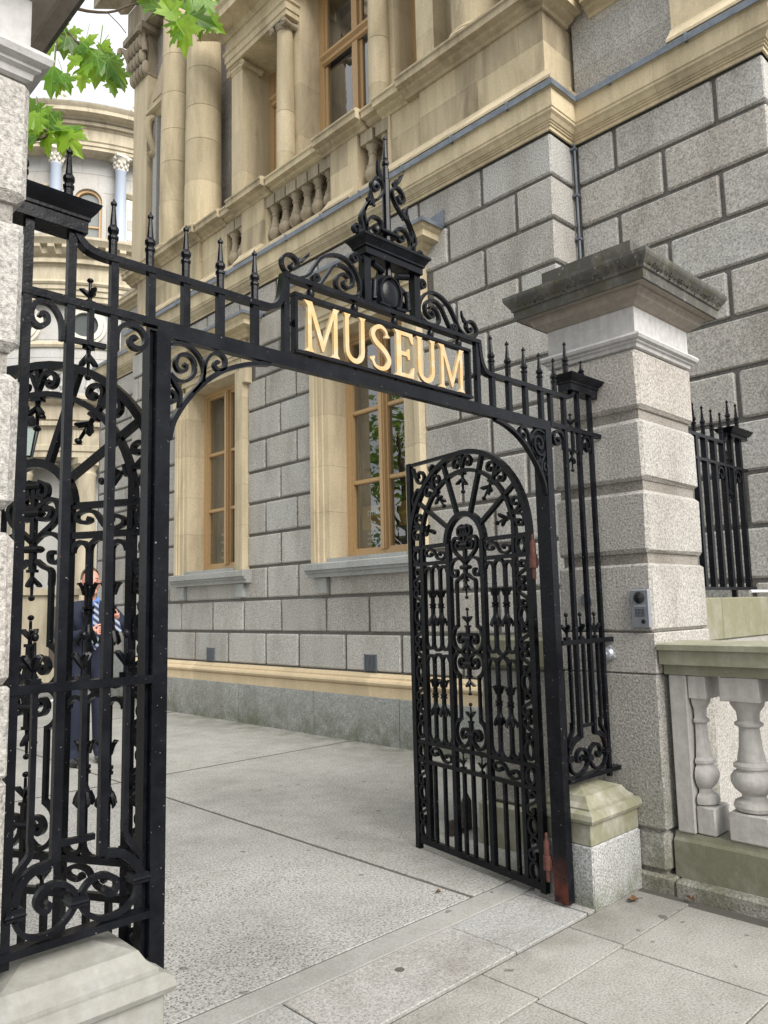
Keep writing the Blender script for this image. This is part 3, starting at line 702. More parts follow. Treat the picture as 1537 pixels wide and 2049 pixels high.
# turned balusters between the pedestals
bprof = [(0.07, 7.075), (0.092, 7.085), (0.098, 7.105), (0.085, 7.125), (0.060, 7.135), (0.058, 7.155), (0.095, 7.20), (0.115, 7.25), (0.108, 7.30), (0.082, 7.345), (0.088, 7.36), (0.088, 7.375), (0.070, 7.39), (0.058, 7.46), (0.050, 7.53), (0.064, 7.54), (0.066, 7.56), (0.050, 7.57), (0.060, 7.60), (0.090, 7.645), (0.092, 7.67)]
bb = MB(); bb.lathe(bprof, 0, 0, 14); bb.box(-0.10, -0.10, 6.962, 0.10, 0.10, 7.075); bb.box(-0.115, -0.115, 7.67, 0.115, 0.115, 7.838)
bme = bb.mesh('baluster', SAND_BAL)
for y in [6.62, 6.91]+[7.77+0.262*k for k in range(6)]+[9.92, 10.18]:
    inst(bme, 'baluster', mus, (XD+0.14, y, 0))
for y in (6.49, 7.63, 9.19, 9.81): MB().box(XD+0.03, y-0.025, 6.962, XD+0.2, y+0.025, 7.838).build('balustrade_end', SAND_L, mus)

# ---- upper storey
XU = 7.30
up = MB()
up.box(XU, Y0-0.02, 8.0, 7.9, 6.02, 14.5).box(XU, 10.75, 8.0, 7.9, 13.86, 14.5).box(XU, 2.15, 8.30, 7.9, Y0-0.03, 14.5)
upw = up.build('upper_wall', G_CORE, mus)
for seg in ((10.78, 11.35), (11.35, 13.86), (Y0+0.0, 5.4), (2.16, 4.06), (5.4, 6.0)):
    z = 8.08; k = 0
    while z < 14.2:
        h = 0.42
        js = [seg[0]]+[seg[0]+0.62*i+(0.3 if k % 2 else 0) for i in range(1, 5) if seg[0]+0.62*i+0.3 < seg[1]-0.15]+[seg[1]]
        for a, b_ in zip(js[:-1], js[1:]):
            MB().box(XU-0.03-random.uniform(0, 0.004), a+0.002, z+0.002, XU+0.05, b_-0.002, z+h-0.002).build('stone_block', SAND_L if (k % 3 == 1 and seg == (10.78, 11.35)) else G_WALL, upw)
        z += h; k += 1
def big_column(y, x=6.86, r=0.325, z0=8.07, z1=13.2):
    c = MB().lathe([(r+0.0, z0+0.30), (r+0.005, z0+1.1)], x, y, 32).build('column', SAND, mus)
    zj = [z0+1.103, z0+1.9, z0+2.55, z0+3.3, z0+4.1, z1]
    for a, b_ in zip(zj[:-1], zj[1:]):
        f = lambda z: r*(1-0.10*max(0, (z-z0-1.1)/(z1-z0-1.1))**1.5)
        MB().lathe([(f(a)-0.006, a+0.001), (f(a), a+0.005), (f(b_), b_-0.006), (f(b_)-0.006, b_-0.002)], x, y, 32).build('shaft_drum', SAND, c)
    MB().lathe([(r+0.10, z0+0.11), (r+0.125, z0+0.15), (r+0.10, z0+0.19), (r+0.045, z0+0.20), (r+0.04, z0+0.215), (r+0.065, z0+0.235), (r+0.06, z0+0.265), (r+0.02, z0+0.275), (r+0.0, z0+0.30)], x, y, 32).box(x-r-0.13, y-r-0.13, z0, x+r+0.13, y+r+0.13, z0+0.11).build('base', SAND_L, c)
for y in (11.62, 12.56, 5.27, 4.36): big_column(y)
# pilasters with small ionic capitals, ionic columns, jambs
def ionic_cap(x, y, r, z, parent, sq=False):
    m_ = MB()
    if sq: m_.ringmould([(0.0, z), (0.012, z+0.01), (0.012, z+0.035), (0.03, z+0.05), (0.04, z+0.10)], x-r, y-r, x+r, y+r)
    else: m_.lathe([(r*0.95, z), (r*1.12, z+0.012), (r*1.12, z+0.03), (r*0.98, z+0.035), (r*1.25, z+0.09), (r*1.25, z+0.10)], x, y, 20)
    R_ = r*1.25
    for s in (-1, 1):   # bolsters ending in volutes, running front to back
        a = [(x-R_, y+s*R_, z+0.07), (x-R_*0.5, y+s*R_*0.98, z+0.07), (x, y+s*R_*0.96, z+0.07), (x+R_*0.5, y+s*R_*0.98, z+0.07), (x+R_, y+s*R_, z+0.07)]
        m_.tube(a, [0.062, 0.048, 0.04, 0.048, 0.062], 12)
        m_.ball((x-R_, y+s*R_, z+0.07), 0.028)
    m_.box(x-R_*1.02, y-R_*1.02, z+0.115, x+R_*1.02, y+R_*1.02, z+0.15)
    m_.build('capital', SAND_BAL if not sq else SAND, parent)
ZC = 10.86
for y0, y1 in ((10.39, 10.72), (6.01, 6.32)):
    p = MB().box(6.88, y0, 8.05, 7.25, y1, 8.5).build('pilaster', SAND, mus)
    for za, zb in ((8.502, 9.0), (9.002, 9.75), (9.752, ZC)):
        MB().box(6.882, y0+0.002, za, 7.25, y1-0.002, zb).build('pilaster_stone', SAND_L if za == 9.002 else SAND, p)
    ionic_cap(6.88+0.165, (y0+y1)/2, 0.165, ZC+0.001, p, True)
for y in (9.26, 7.10):
    c = MB().lathe([(0.20, 8.06), (0.21, 8.10), (0.19, 8.15), (0.165, 8.17), (0.175, 8.20), (0.15, 8.23), (0.15, 8.75)], 6.95, y, 24).build('small_column', SAND, mus)
    for za, zb, ra, rb in ((8.752, 9.45, 0.150, 0.147), (9.453, ZC, 0.147, 0.130)):
        MB().lathe([(ra-0.004, za), (ra, za+0.004), (rb, zb-0.004), (rb-0.004, zb)], 6.95, y, 24).build('shaft_drum', SAND_L if za < 9 else SAND, c)
    ionic_cap(6.95, y, 0.13, ZC+0.001, c)
# jamb piers behind the columns, and the piers at the side lights
for y0, y1 in ((9.02, 9.48), (6.90, 7.30)):
    for za, zb in ((8.05, 9.05), (9.053, 9.95), (9.953, 10.7), (10.703, 11.7)):
        MB().box(7.06, y0, za, 7.62, y1, zb).build('jamb_stone', SAND_L, mus)
MB().box(7.25, 10.40, 8.05, 7.9, 10.75, 11.7).build('outer_jamb', SAND_L, mus); MB().box(7.25, 6.02, 8.05, 7.9, 6.30, 11.7).build('outer_jamb', SAND_L, mus)
# entablatures over the side lights and cornice
en = [(0, 11.012), (0.03, 11.012), (0.03, 11.10), (0.05, 11.105), (0.05, 11.22), (0.08, 11.24), (0.08, 11.28), (0.04, 11.285), (0.04, 11.50), (0, 11.50)]
co = [(0, 11.502), (0.06, 11.502), (0.12, 11.56), (0.26, 11.575), (0.40, 11.58), (0.40, 11.72), (0.44, 11.76), (0.46, 11.84), (0, 11.90)]
for y0, y1, ka, kb in ((9.06, 10.74, -1, 1), (6.0, 7.30, -1, 1)):
    e_ = MB().mould_x(en, 6.83, y0, y1, ka, kb).box(6.83, y0, 11.012, 7.6, y1, 11.50).build('entablature', SAND, mus)
    MB().mould_x(co, 6.83, y0+0.02, y1+0.02, ka, kb).box(6.83, y0+0.02, 11.503, 7.9, y1+0.02, 11.89).build('entablature_cornice', SAND, e_)
    MB().mould_y(en, y0, 6.83, 7.056, -1, 0).build('entablature_return', SAND, e_)
    MB().mould_y(co, y0+0.02, 6.83, 7.054, -1, 0).build('cornice_return', SAND, e_)
MB().box(7.058, 6.0, 11.702, 7.9, 10.75, 14.5).build('upper_lintel', SAND_L, mus)
# wooden windows of the upper storey
def upper_window(y0, y1, mull):
    x = 7.46
    r_ = MB().box(x, y0, 8.06, x+0.14, y0+0.14, 12.5).box(x, y1-0.14, 8.06, x+0.14, y1, 12.5).box(x, y0+0.14, 8.06, x+0.14, y1-0.14, 8.2).build('window', WOOD, mus)
    ed = [y0+0.14]+([mull-0.06, mull+0.06] if mull else [])+[y1-0.14]
    for k in range(0, len(ed)-1, 2):
        for za, zb in ((8.2, 10.33), (10.50, 12.5)):
            MB().box(x+0.02, ed[k], za, x+0.09, ed[k]+0.06, zb).box(x+0.02, ed[k+1]-0.06, za, x+0.09, ed[k+1], zb).box(x+0.02, ed[k]+0.06, za, x+0.09, ed[k+1]-0.06, za+0.07).build('sash', WOOD, r_)
            MB().box(x+0.05, ed[k]+0.06, za+0.07, x+0.056, ed[k+1]-0.06, zb).build('pane', GLASS, r_)
    if mull: MB().box(x-0.03, mull-0.06, 8.2, x+0.12, mull+0.06, 12.5).build('mullion', WOOD, r_)
    MB().mould_x([(0, 10.33), (0.05, 10.345), (0.05, 10.40), (0.10, 10.43), (0.10, 10.47), (0.06, 10.50), (0, 10.50)], x, y0+0.14, y1-0.14).build('transom', WOOD, r_)
    MB().box(9.2, y0-0.4, 7.9, 9.3, y1+0.4, 13).box(7.63, y0-0.35, 7.9, 9.2, y0-0.3, 13).box(7.63, y1+0.3, 7.9, 9.2, y1+0.35, 13).box(7.63, y0-0.4, 7.8, 9.3, y1+0.4, 7.9).build('room_interior', ROOM, r_)
upper_window(7.28, 9.03, 8.12); upper_window(6.28, 6.92, None); upper_window(9.46, 10.42, None)
# far end: pilaster with leafy capital and a pedimented window behind the columns
p = MB().box(7.08, 14.28, 8.06, 7.6, 14.90, 13.0).build('end_pilaster', SAND_L, mus)
cp = MB()
for k in range(3):
    for t in range(5):
        y = 14.30+0.145*t+(0.07 if k % 2 else 0)
        cp.ball((7.04-0.05*k, y, 13.15+0.28*k), 0.11, 8, 6, (0.8, 0.75, 1.5))
for y in (14.26, 14.95): cp.tube(cr([(7.0, y, 13.5), (6.9, y+(0.05 if y > 14.5 else -0.05), 13.8), (6.82, y+(0.12 if y > 14.5 else -0.12), 13.86), (6.80, y+(0.12 if y > 14.5 else -0.12), 13.74)], 4), 0.06, 8)
cp.box(6.86, 14.16, 13.95, 7.6, 15.05, 14.08); cp.box(7.05, 14.26, 13.0, 7.6, 14.93, 13.06); cp.box(7.10, 14.3, 13.061, 7.6, 14.88, 13.949)
cp.build('leafy_capital', SAND_BAL, p)
MB().box(6.95, 11.1, 14.09, 7.6, 15.0, 14.75).mould_x([(0, 14.76), (0.12, 14.76), (0.2, 14.9), (0.55, 14.93), (0.55, 15.2), (0.7, 15.35), (0, 15.5)], 6.95, 11.1, 15.0, 0, 1).build('main_cornice', SAND_BAL, mus)
MB().box(XU, 13.86, 8.05, 7.9, 15.0, 14.5).build('end_wall', G_WALL, mus)
pw = MB().polyx([(13.05, 12.10), (14.26, 12.10), (13.66, 12.90)], 7.08, 7.27).build('pediment', SAND, mus)
MB().polyx([(13.30, 12.22), (14.02, 12.22), (13.66, 12.68)], 7.06, 7.079).build('tympanum', SAND_S, pw)
MB().mould_x([(0, 11.95), (0.05, 11.95), (0.12, 12.02), (0.22, 12.05), (0.22, 12.098), (0, 12.098)], 7.27, 13.12, 14.2, -1, 0.5).build('pediment_cornice', SAND, pw)
for z in range(1):
    MB().tube(cr([(7.15, 14.1, 11.93), (7.02, 14.1, 11.80), (7.03, 14.1, 11.5), (7.16, 14.1, 11.2), (7.12, 14.1, 11.1), (7.08, 14.1, 11.15)], 4), 0.07, 8).build('console', SAND, pw)
MB().box(7.14, 13.95, 8.05, 7.298, 14.12, 11.9).build('jamb_stone', G_WALL, mus)
MB().box(7.285, 13.2, 8.05, 7.297, 13.95, 11.9).build('window_void', DARKP, mus)

# ================================================================== GATE PIERS
def pier(x0, x1, label, side):
    y0, y1 = 2.17, 2.80
    t = thing('gate_pier', label, 'gate pier', ((x0+x1)/2, 2.485, 0), 'granite gate piers')
    core = MB().box(x0+0.03, y0+0.03, 0, x1-0.03, y1-0.03, 3.13).build('pier_core', G_PIERJ, t)
    zs = [(1.885, 2.258), (2.320, 2.692), (2.755, 3.125)]
    for a, b_ in zs:
        MB().cbox(x0, y0, a, x1, y1, b_, 0.022, 0.006).build('stone_block', G_PIER, core)
    MB().cbox(x0, y0, 1.421, x1, y1, 1.822, 0.018, 0.005).build('stone_block', G_PIER, core)
    MB().cbox(x0, y0, 1.184, x1, y1, 1.417, 0.006, 0.002).build('stone_block', G_PIER, core)
    MB().cbox(x0, y0, 0.316, x1, y1, 1.180, 0.012, 0.003).build('stone_block', G_PIERLOW, core)
    MB().cbox(x0+0.006, y0+0.004, 0.082, x1-0.006, y1, 0.312, 0.03, 0.004).build('stone_block', G_PIERLOW, core)
    MB().cbox(x0-0.02, y0-0.03, -0.05, x1+0.02, y1+0.02, 0.078, 0.012).build('footing', G_PIERLOW, core)
    e = 0.012
    MB().ringmould([(0.0, 3.127), (0.012, 3.132), (0.016, 3.150), (0.030, 3.158), (0.030, 3.168), (0.050, 3.175), (0.058, 3.192), (0.050, 3.208), (0.02, 3.214)], x0+e, y0+e, x1-e, y1-e).build('necking', LIME, t)
    MB().ringmould([(0.006, 3.2145), (0.006, 3.385)], x0+e, y0+e, x1-e, y1-e).build('neck_block', LIME, t)
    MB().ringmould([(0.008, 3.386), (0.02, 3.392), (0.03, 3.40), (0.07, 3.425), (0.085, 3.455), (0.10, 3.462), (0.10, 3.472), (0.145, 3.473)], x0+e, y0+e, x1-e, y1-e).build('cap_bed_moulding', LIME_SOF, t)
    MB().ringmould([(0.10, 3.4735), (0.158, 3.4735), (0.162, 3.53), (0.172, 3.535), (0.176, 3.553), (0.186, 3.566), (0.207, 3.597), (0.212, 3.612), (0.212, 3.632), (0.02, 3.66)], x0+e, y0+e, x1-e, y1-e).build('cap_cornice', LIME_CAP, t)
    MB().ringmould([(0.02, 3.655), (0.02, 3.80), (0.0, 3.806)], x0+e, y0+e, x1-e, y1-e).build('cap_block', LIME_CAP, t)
    # moss tufts on the cap
    mm = MB()
    for k in range(300 if side > 0 else 0):
        s = random.random()
        if s < 0.35: px, py = x0-0.172+random.uniform(-0.01, 0.01), random.uniform(y0-0.16, y1+0.1)
        else: px, py = random.uniform(x0-0.15, x1+0.18), y0-0.172+random.uniform(-0.01, 0.01)
        r = random.uniform(0.002, 0.006)
        mm.ball((px, py, random.uniform(3.54, 3.585)), r, 6, 4, (1, 1, 0.8))
    for k in range(26 if side > 0 else 0): mm.ball((x0-0.02+random.uniform(-0.02, 0.02), random.uniform(y0+0.05, y0+0.35), 3.665+random.uniform(0, 0.03)), random.uniform(0.008, 0.02), 6, 4, (1, 1, 1.3))
    if mm.v:
        mo = mm.build('moss', plain('moss', (0.030, 0.025, 0.011), 0.95, var=0.5, scale=60), t); mo['kind'] = 'stuff'
    return t
pier(4.24, 4.97, 'rusticated granite pier with mossy stone cap and intercom, right of the gateway', 1)
pier(-0.01, 0.72, 'rusticated granite pier cut off by the left edge of the picture', -1)

# pedestals under the side screens
def pedestal(xa, xb, label, mats, s):
    # xa is the end at the gate opening
    x0, x1 = min(xa, xb), max(xa, xb)
    t = thing('screen_pedestal', label, 'pedestal', ((x0+x1)/2, 2.53, 0), 'moulded stone pedestals under the side screens')
    y0, y1 = 2.335, 2.72
    lo = x0 if s > 0 else x0-0.0; hi = x1
    up_, low = mats
    MB().cbox(x0, y0, -0.05, x1, y1, 0.312, 0.007, 0.003).build('granite_base', low, t)
    MB().cbox(x0+0.004, y0+0.004, 0.313, x1-0.004, y1-0.004, 0.426, 0.005).build('die_block', up_, t)
    prof_ = [(0.0, 0.4265), (0.020, 0.432), (0.028, 0.450), (0.020, 0.476), (0.0, 0.488), (-0.014, 0.490), (-0.014, 0.500), (-0.042, 0.522), (-0.060, 0.552), (-0.075, 0.556), (-0.16, 0.585)]
    MB().ringmould(prof_, x0+0.004, y0+0.004, x1-0.004, y1-0.004).build('moulded_top', up_, t)
    return t
pedestal(3.725, 4.236, 'green-stained moulded stone pedestal at the foot of the right pier', (LIME_PED, G_PED), 1)
pedestal(1.268, 0.724, 'pale moulded stone pedestal in the bottom left corner below the side screen', (LIME_PEDL, G_PED), -1)

# ================================================================== IRON GATEWAY
gw = thing('iron_gateway', 'black wrought iron gateway frame with spikes, scrolls and raised MUSEUM sign', 'gateway', (2.48, 2.50, 0))
YF = 2.44
CX = 2.447
def bar(x0, x1, z0, z1, name='bar', ya=YF, yb=YF+0.026, mat=None, parent=None):
    return MB().box(x0, ya, z0, x1, yb, z1).build(name, mat or BLACK, parent or gw)
def scroll(pts, t=0.014, ya=YF+0.003, yb=YF+0.026, name='scroll', n=5, parent=None, mat=None, taper=True):
    q = cr(pts, n); m_ = len(q)
    th = [t*(0.75+0.25*math.sin(PI*min(1, (i+2)/(m_+2)))) for i in range(m_)] if taper else t
    return MB().ribbon(q, th, ya, yb).build(name, mat or BLACK, parent or gw)
def volute(cx, cz, r, a0, turns, n=16, r1=0.18):
    return [(cx+(r*(1-(1-r1)*k/n))*math.cos(a0+turns*2*PI*k/n), cz+(r*(1-(1-r1)*k/n))*math.sin(a0+turns*2*PI*k/n)) for k in range(n+1)]
# jambs and lintel
for xa, xb, s in ((1.262, 1.315, -1), (3.642, 3.699, 1)):
    j = MB().box(xa, YF, 0.02, xb, YF+0.088, 2.633).build('jamb', BLACKJ if s > 0 else BLACK, gw)
    if s < 0: MB().box(xa-0.014, YF+0.03, 0.3, xa-0.001, YF+0.085, 2.60).build('jamb_strip', BLACK, gw)
MB().box(1.315, YF, 2.576, 3.642, YF+0.036, 2.633).build('lintel', BLACK, gw)
# spandrel brackets under the lintel
A = dict(
 arc=[(1.318, 2.205), (1.330, 2.262), (1.357, 2.318), (1.403, 2.383), (1.467, 2.449), (1.551, 2.508), (1.657, 2.552), (1.755, 2.572)],
 stem=[(1.319, 2.556), (1.359, 2.568), (1.402, 2.562), (1.440, 2.528), (1.456, 2.482), (1.443, 2.440), (1.407, 2.392)],
 v2=[(1.452, 2.440), (1.461, 2.513), (1.483, 2.550), (1.517, 2.565), (1.545, 2.548), (1.543, 2.514), (1.517, 2.500), (1.500, 2.513), (1.506, 2.530), (1.520, 2.528)],
 v1=[(1.319, 2.449), (1.350, 2.427), (1.387, 2.434), (1.416, 2.469), (1.413, 2.512), (1.386, 2.531), (1.352, 2.520), (1.340, 2.487), (1.353, 2.465), (1.376, 2.468), (1.383, 2.486), (1.370, 2.494)],
 low=[(1.319, 2.440), (1.340, 2.410), (1.359, 2.380), (1.356, 2.330)],
 lowv=[(1.319, 2.385), (1.336, 2.375), (1.338, 2.352), (1.324, 2.342), (1.318, 2.354)])
for f_ in (lambda p: p, lambda p: [(4.957-x, z) for x, z in p]):
    for k, p in A.items():
        scroll(f_(p), 0.019 if k == 'arc' else 0.013, YF+0.004, YF+0.034 if k == 'arc' else YF+0.026, 'spandrel_arc' if k == 'arc' else 'scroll')
# top rails with swept ends
zr = 2.81
left_rail = [(0.946, 2.874), (0.966, 2.868), (0.985, 2.838), (1.016, 2.816), (1.067, 2.808), (1.113, 2.808), (1.30, 2.808), (1.50, 2.808), (1.70, 2.806), (1.765, 2.812), (1.798, 2.842), (1.815, 2.89), (1.822, 2.94), (1.828, 2.972)]
for p in (cr(left_rail, 4), [(4.90-x, z) for x, z in cr(left_rail, 4)]):
    if p[0][0] > 3: p = [(x if x < 3.6 else x+(x-3.6)*0.10, z) for x, z in p]
    MB().ribbon(p, 0.024, YF-0.004, YF+0.034).build('top_rail', BLACK, gw)
# mid rails and lower rails of the side screens
for xa, xb in ((0.70, 1.262), (3.699, 4.26)):
    MB().box(xa, YF-0.003, 2.606, xb, YF+0.03, 2.632).build('mid_rail', BLACK, gw)
    MB().box(xa, YF-0.006, 1.366, xb, YF+0.03, 1.393).build('lock_rail', BLACK, gw)
    MB().box(xa, YF-0.008, 0.625, xb, YF+0.045, 0.648).build('bottom_rail', BLACK, gw)
# spikes
def spike_mesh(h, z0=0.0, r=0.0155):
    m_ = MB()
    P_ = [(r, 0), (r*1.02, 0.055*h/0.2), (r*1.25, 0.060*h/0.2), (r*1.25, 0.068*h/0.2), (r*0.85, 0.074*h/0.2), (r*0.9, 0.078*h/0.2), (r*1.30, 0.087*h/0.2), (r*1.30, 0.096*h/0.2), (r*0.80, 0.108*h/0.2), (r*0.42, 0.178*h/0.2), (r*0.72, 0.183*h/0.2), (r*0.72, 0.189*h/0.2), (r*0.25, 0.198*h/0.2), (0.001, 0.205*h/0.2)]
    return m_.lathe(P_, 0, 0, 8, smooth=False).mesh('spike', BLACK)
sp = spike_mesh(0.205)
LX = [0.948, 1.098, 1.235, 1.377, 1.524, 1.681]
RX = [3.184, 3.327, 3.477, 3.625, 3.770, 3.925, 4.072]
for x in LX[1:]:
    inst(sp, 'spike', gw, (x, YF+0.013, 2.819))
    if x > 1.26: bar(x-0.014, x+0.014, 2.634, 2.797, 'upright')
for x in RX[:5]:
    inst(sp, 'spike', gw, (x, YF+0.013, 2.819))
    if x < 3.64: bar(x-0.014, x+0.014, 2.634, 2.797, 'upright')
for x in (LX[0], RX[5]): inst(sp, 'spike', gw, (x, YF+0.03, 2.957))
for x in (0.80, 4.10): inst(sp, 'spike', gw, (x, YF+0.03, 2.957), scale=(1, 1, 0.6) if x > 3 else (1, 1, 1))
# moulded boxes at the pier ends
for x0, x1 in ((0.70, 1.0), (3.905, 4.20)):
    MB().ringmould([(0, 2.858), (0, 2.900), (0.006, 2.902), (0.006, 2.912), (0.020, 2.928), (0.030, 2.945), (0.034, 2.956), (0.0, 2.958)], x0, YF-0.014, x1, YF+0.075).build('post_cap', BLACK, gw)
bar(4.09, 4.26, 2.86, 2.885, 'wall_tie', YF+0.01, YF+0.05)
# uprights of the side screens
def screen(mx, tag_):
    f = (lambda p: p) if mx is None else (lambda p: [(mx-x, z) for x, z in p])
    def vb(x, w, z0, z1, name='upright', d=0.024):
        (a, _), = f([(x, 0)]); bar(a-w/2, a+w/2, z0, z1, name, YF, YF+d)
    vb(0.819, 0.027, 0.60, 2.858); vb(0.957, 0.027, 0.862, 2.858); vb(1.103, 0.027, 0.85, 2.797); vb(1.240, 0.027, 2.633, 2.797)
    # thin bars in the lower half, with bud tops above the rail
    bud_spots = ((0.882, 0.93), (1.033, 0.925), (1.176, 0.93))
    for x, zb in bud_spots: vb(x, 0.017, zb, 1.366, 'thin_bar', 0.018)
    vb2 = f([(0.972, 0.912), (1.078, 0.912)]); MB().ribbon(vb2, 0.018, YF+0.004, YF+0.024).build('cross_bar', BLACK, gw)
    # curved feet of the uprights
    scroll(f([(0.955, 0.87), (0.944, 0.860), (0.889, 0.848), (0.856, 0.813), (0.842, 0.765)]), 0.026, name='curved_foot', taper=False)
    scroll(f([(1.098, 0.862), (1.126, 0.852), (1.169, 0.839), (1.209, 0.806), (1.232, 0.762)]), 0.026, name='curved_foot', taper=False)
    scroll(f([(0.883, 0.94), (0.884, 0.898), (0.856, 0.862), (0.836, 0.822)]), 0.017, name='curved_foot', taper=False)
    scroll(f([(1.177, 0.94), (1.181, 0.895), (1.213, 0.849), (1.234, 0.813)]), 0.017, name='curved_foot', taper=False)
    scroll(f([(0.846, 0.722), (0.869, 0.681), (0.914, 0.661), (0.970, 0.668), (1.010, 0.702), (1.022, 0.729), (1.018, 0.762), (0.994, 0.787), (0.954, 0.800), (0.920, 0.786), (0.906, 0.760), (0.917, 0.734), (0.938, 0.727), (0.946, 0.744), (0.936, 0.752)]), 0.016)
    scroll(f([(1.228, 0.738), (1.212, 0.690), (1.169, 0.663), (1.110, 0.660), (1.060, 0.687), (1.041, 0.725), (1.044, 0.756), (1.074, 0.784), (1.119, 0.788), (1.150, 0.762), (1.150, 0.733), (1.130, 0.724), (1.114, 0.738), (1.124, 0.750)]), 0.016)
    for cx_, cz_ in ((0.843, 0.742), (1.031, 0.731), (1.231, 0.752)):
        (a, _), = f([(cx_, 0)])
        MB().ringmould([(-0.006, cz_-0.018), (0.0, cz_-0.014), (0.0, cz_-0.006), (0.006, cz_), (0.0, cz_+0.006), (0.0, cz_+0.014), (-0.006, cz_+0.018)], a-0.026, YF-0.006, a+0.026, YF+0.05).build('collar', BLACK, gw)
    # corner volutes below the mid rail
    scroll(f([(0.934, 2.481), (0.929, 2.545), (0.899, 2.590), (0.857, 2.594), (0.836, 2.563), (0.838, 2.528), (0.860, 2.512), (0.884, 2.528), (0.884, 2.552), (0.868, 2.558), (0.862, 2.545)]), 0.017)
    scroll(f([(1.118, 2.488), (1.121, 2.558), (1.153, 2.589), (1.201, 2.583), (1.224, 2.548), (1.208, 2.515), (1.176, 2.514), (1.164, 2.536), (1.178, 2.550), (1.190, 2.541)]), 0.017)
    # little stem between the uprights, with a bud above and a hanging bud below
    vb(1.025, 0.018, 2.484, 2.606, 'stem', 0.018)
    q = f([(0.971, 2.492), (1.08, 2.492)]); MB().ribbon(q, 0.016, YF+0.004, YF+0.024).build('cross_bar', BLACK, gw)
    (a, _), = f([(1.025, 0)])
    inst(BUD, 'bud_finial', gw, (a, YF+0.02, 2.632), (0, 0, 0.3), (1, 1, 0.72)); inst(BUD, 'bud_finial', gw, (a, YF+0.02, 2.484), (PI, 0, 0.5), (1, 1, 0.95))
    for x, zb in bud_spots:
        (a, _), = f([(x, 0)]); inst(BUD, 'bud_finial', gw, (a, YF+0.02, 1.393), (0, 0, random.uniform(-0.5, 0.5)), (1.05, 1.05, 1.25))
# bud finial: collar, curling leaves, stem and ball
bd = MB(); bd.box(-0.017, -0.012, 0.0, 0.017, 0.012, 0.012); bd.lathe([(0.008, 0.012), (0.007, 0.035), (0.010, 0.045), (0.006, 0.055), (0.005, 0.10)], 0, 0, 8)
bd.ball((0, 0, 0.112), 0.0115, 8, 6)
for k in range(3):
    a = 2*PI*k/3+0.4; ca, sa = math.cos(a), math.sin(a)
    bd.tube([(0, 0, 0.028), (0.010*ca, 0.010*sa, 0.045), (0.024*ca, 0.024*sa, 0.062), (0.034*ca, 0.034*sa, 0.066)], [0.006, 0.010, 0.011, 0.004], 6)
BUD = bd.mesh('bud_finial', BLACK)
screen(None, 'l'); screen(4.957, 'r')
# ---- sign and overthrow
sign = MB().box(1.868, YF-0.012, 2.642, 2.996, YF+0.03, 2.656).box(1.868, YF-0.006, 2.888, 2.996, YF+0.03, 2.903).box(1.870, YF-0.004, 2.656, 1.884, YF+0.03, 2.888).box(2.980, YF-0.004, 2.656, 2.994, YF+0.03, 2.888).build('museum_sign', BLACK, gw)
LET = {
 'M': (0.92, [(0, 0), (.24, 0), (.17, .08), (.17, .76), (.44, .06), (.48, .06), (.755, .78), (.755, .08), (.69, 0), (.92, 0), (.86, .07), (.86, .93), (.92, 1), (.755, 1), (.475, .27), (.19, 1), (-.02, 1), (.075, .90), (.075, .08)]),
 'E': (0.57, [(0, 0), (.54, 0), (.57, .25), (.53, .25), (.44, .085), (.20, .085), (.20, .47), (.36, .47), (.40, .40), (.44, .40), (.44, .64), (.40, .64), (.36, .56), (.20, .56), (.20, .915), (.42, .915), (.50, .77), (.55, .77), (.53, 1), (0, 1), (.065, .93), (.065, .07)]),
}
u_ = [(0, 1), (.04, .94), (.04, .30)]+[(.32-.28*math.cos(PI*k/10), .28-.28*math.sin(PI*k/10)) for k in range(1, 10)]+[(.60, .30), (.60, .94), (.64, 1), (.44, 1), (.495, .92), (.495, .32)]+[(.32+.175*math.cos(PI*k/10), .29-.185*math.sin(PI*k/10)) for k in range(1, 10)]+[(.145, .32), (.145, .92), (.20, 1)]
LET['U'] = (0.64, u_)
s_path = cr([(.50, .74), (.46, .88), (.32, .95), (.16, .88), (.10, .74), (.18, .60), (.34, .50), (.48, .38), (.54, .24), (.46, .10), (.30, .045), (.14, .09), (.06, .26)], 4)
zl0, zl1 = 2.663, 2.882
for ch, x0, x1 in (('M', 1.922, 2.112), ('U', 2.136, 2.266), ('S', 2.288, 2.423), ('E', 2.444, 2.576), ('U', 2.594, 2.727), ('M', 2.751, 2.942)):
    h = zl1-zl0
    if ch == 'S':
        n_ = len(s_path); pts = [(x0+(x1-x0)*x/0.60, zl0+h*z) for x, z in s_path]
        th = [h*(0.060+0.065*math.sin(PI*i/(n_-1))**1.5) for i in range(n_)]; th[0] = th[1] = h*0.14; th[-1] = th[-2] = h*0.15
        MB().ribbon(pts, th, YF-0.002, YF+0.012).build('letter', GOLD, sign)
    else:
        w_, pp_ = LET[ch]
        MB().poly([(x0+(x1-x0)*x/w_, zl0+h*z) for x, z in pp_], YF-0.002, YF+0.012).build('letter', GOLD, sign)
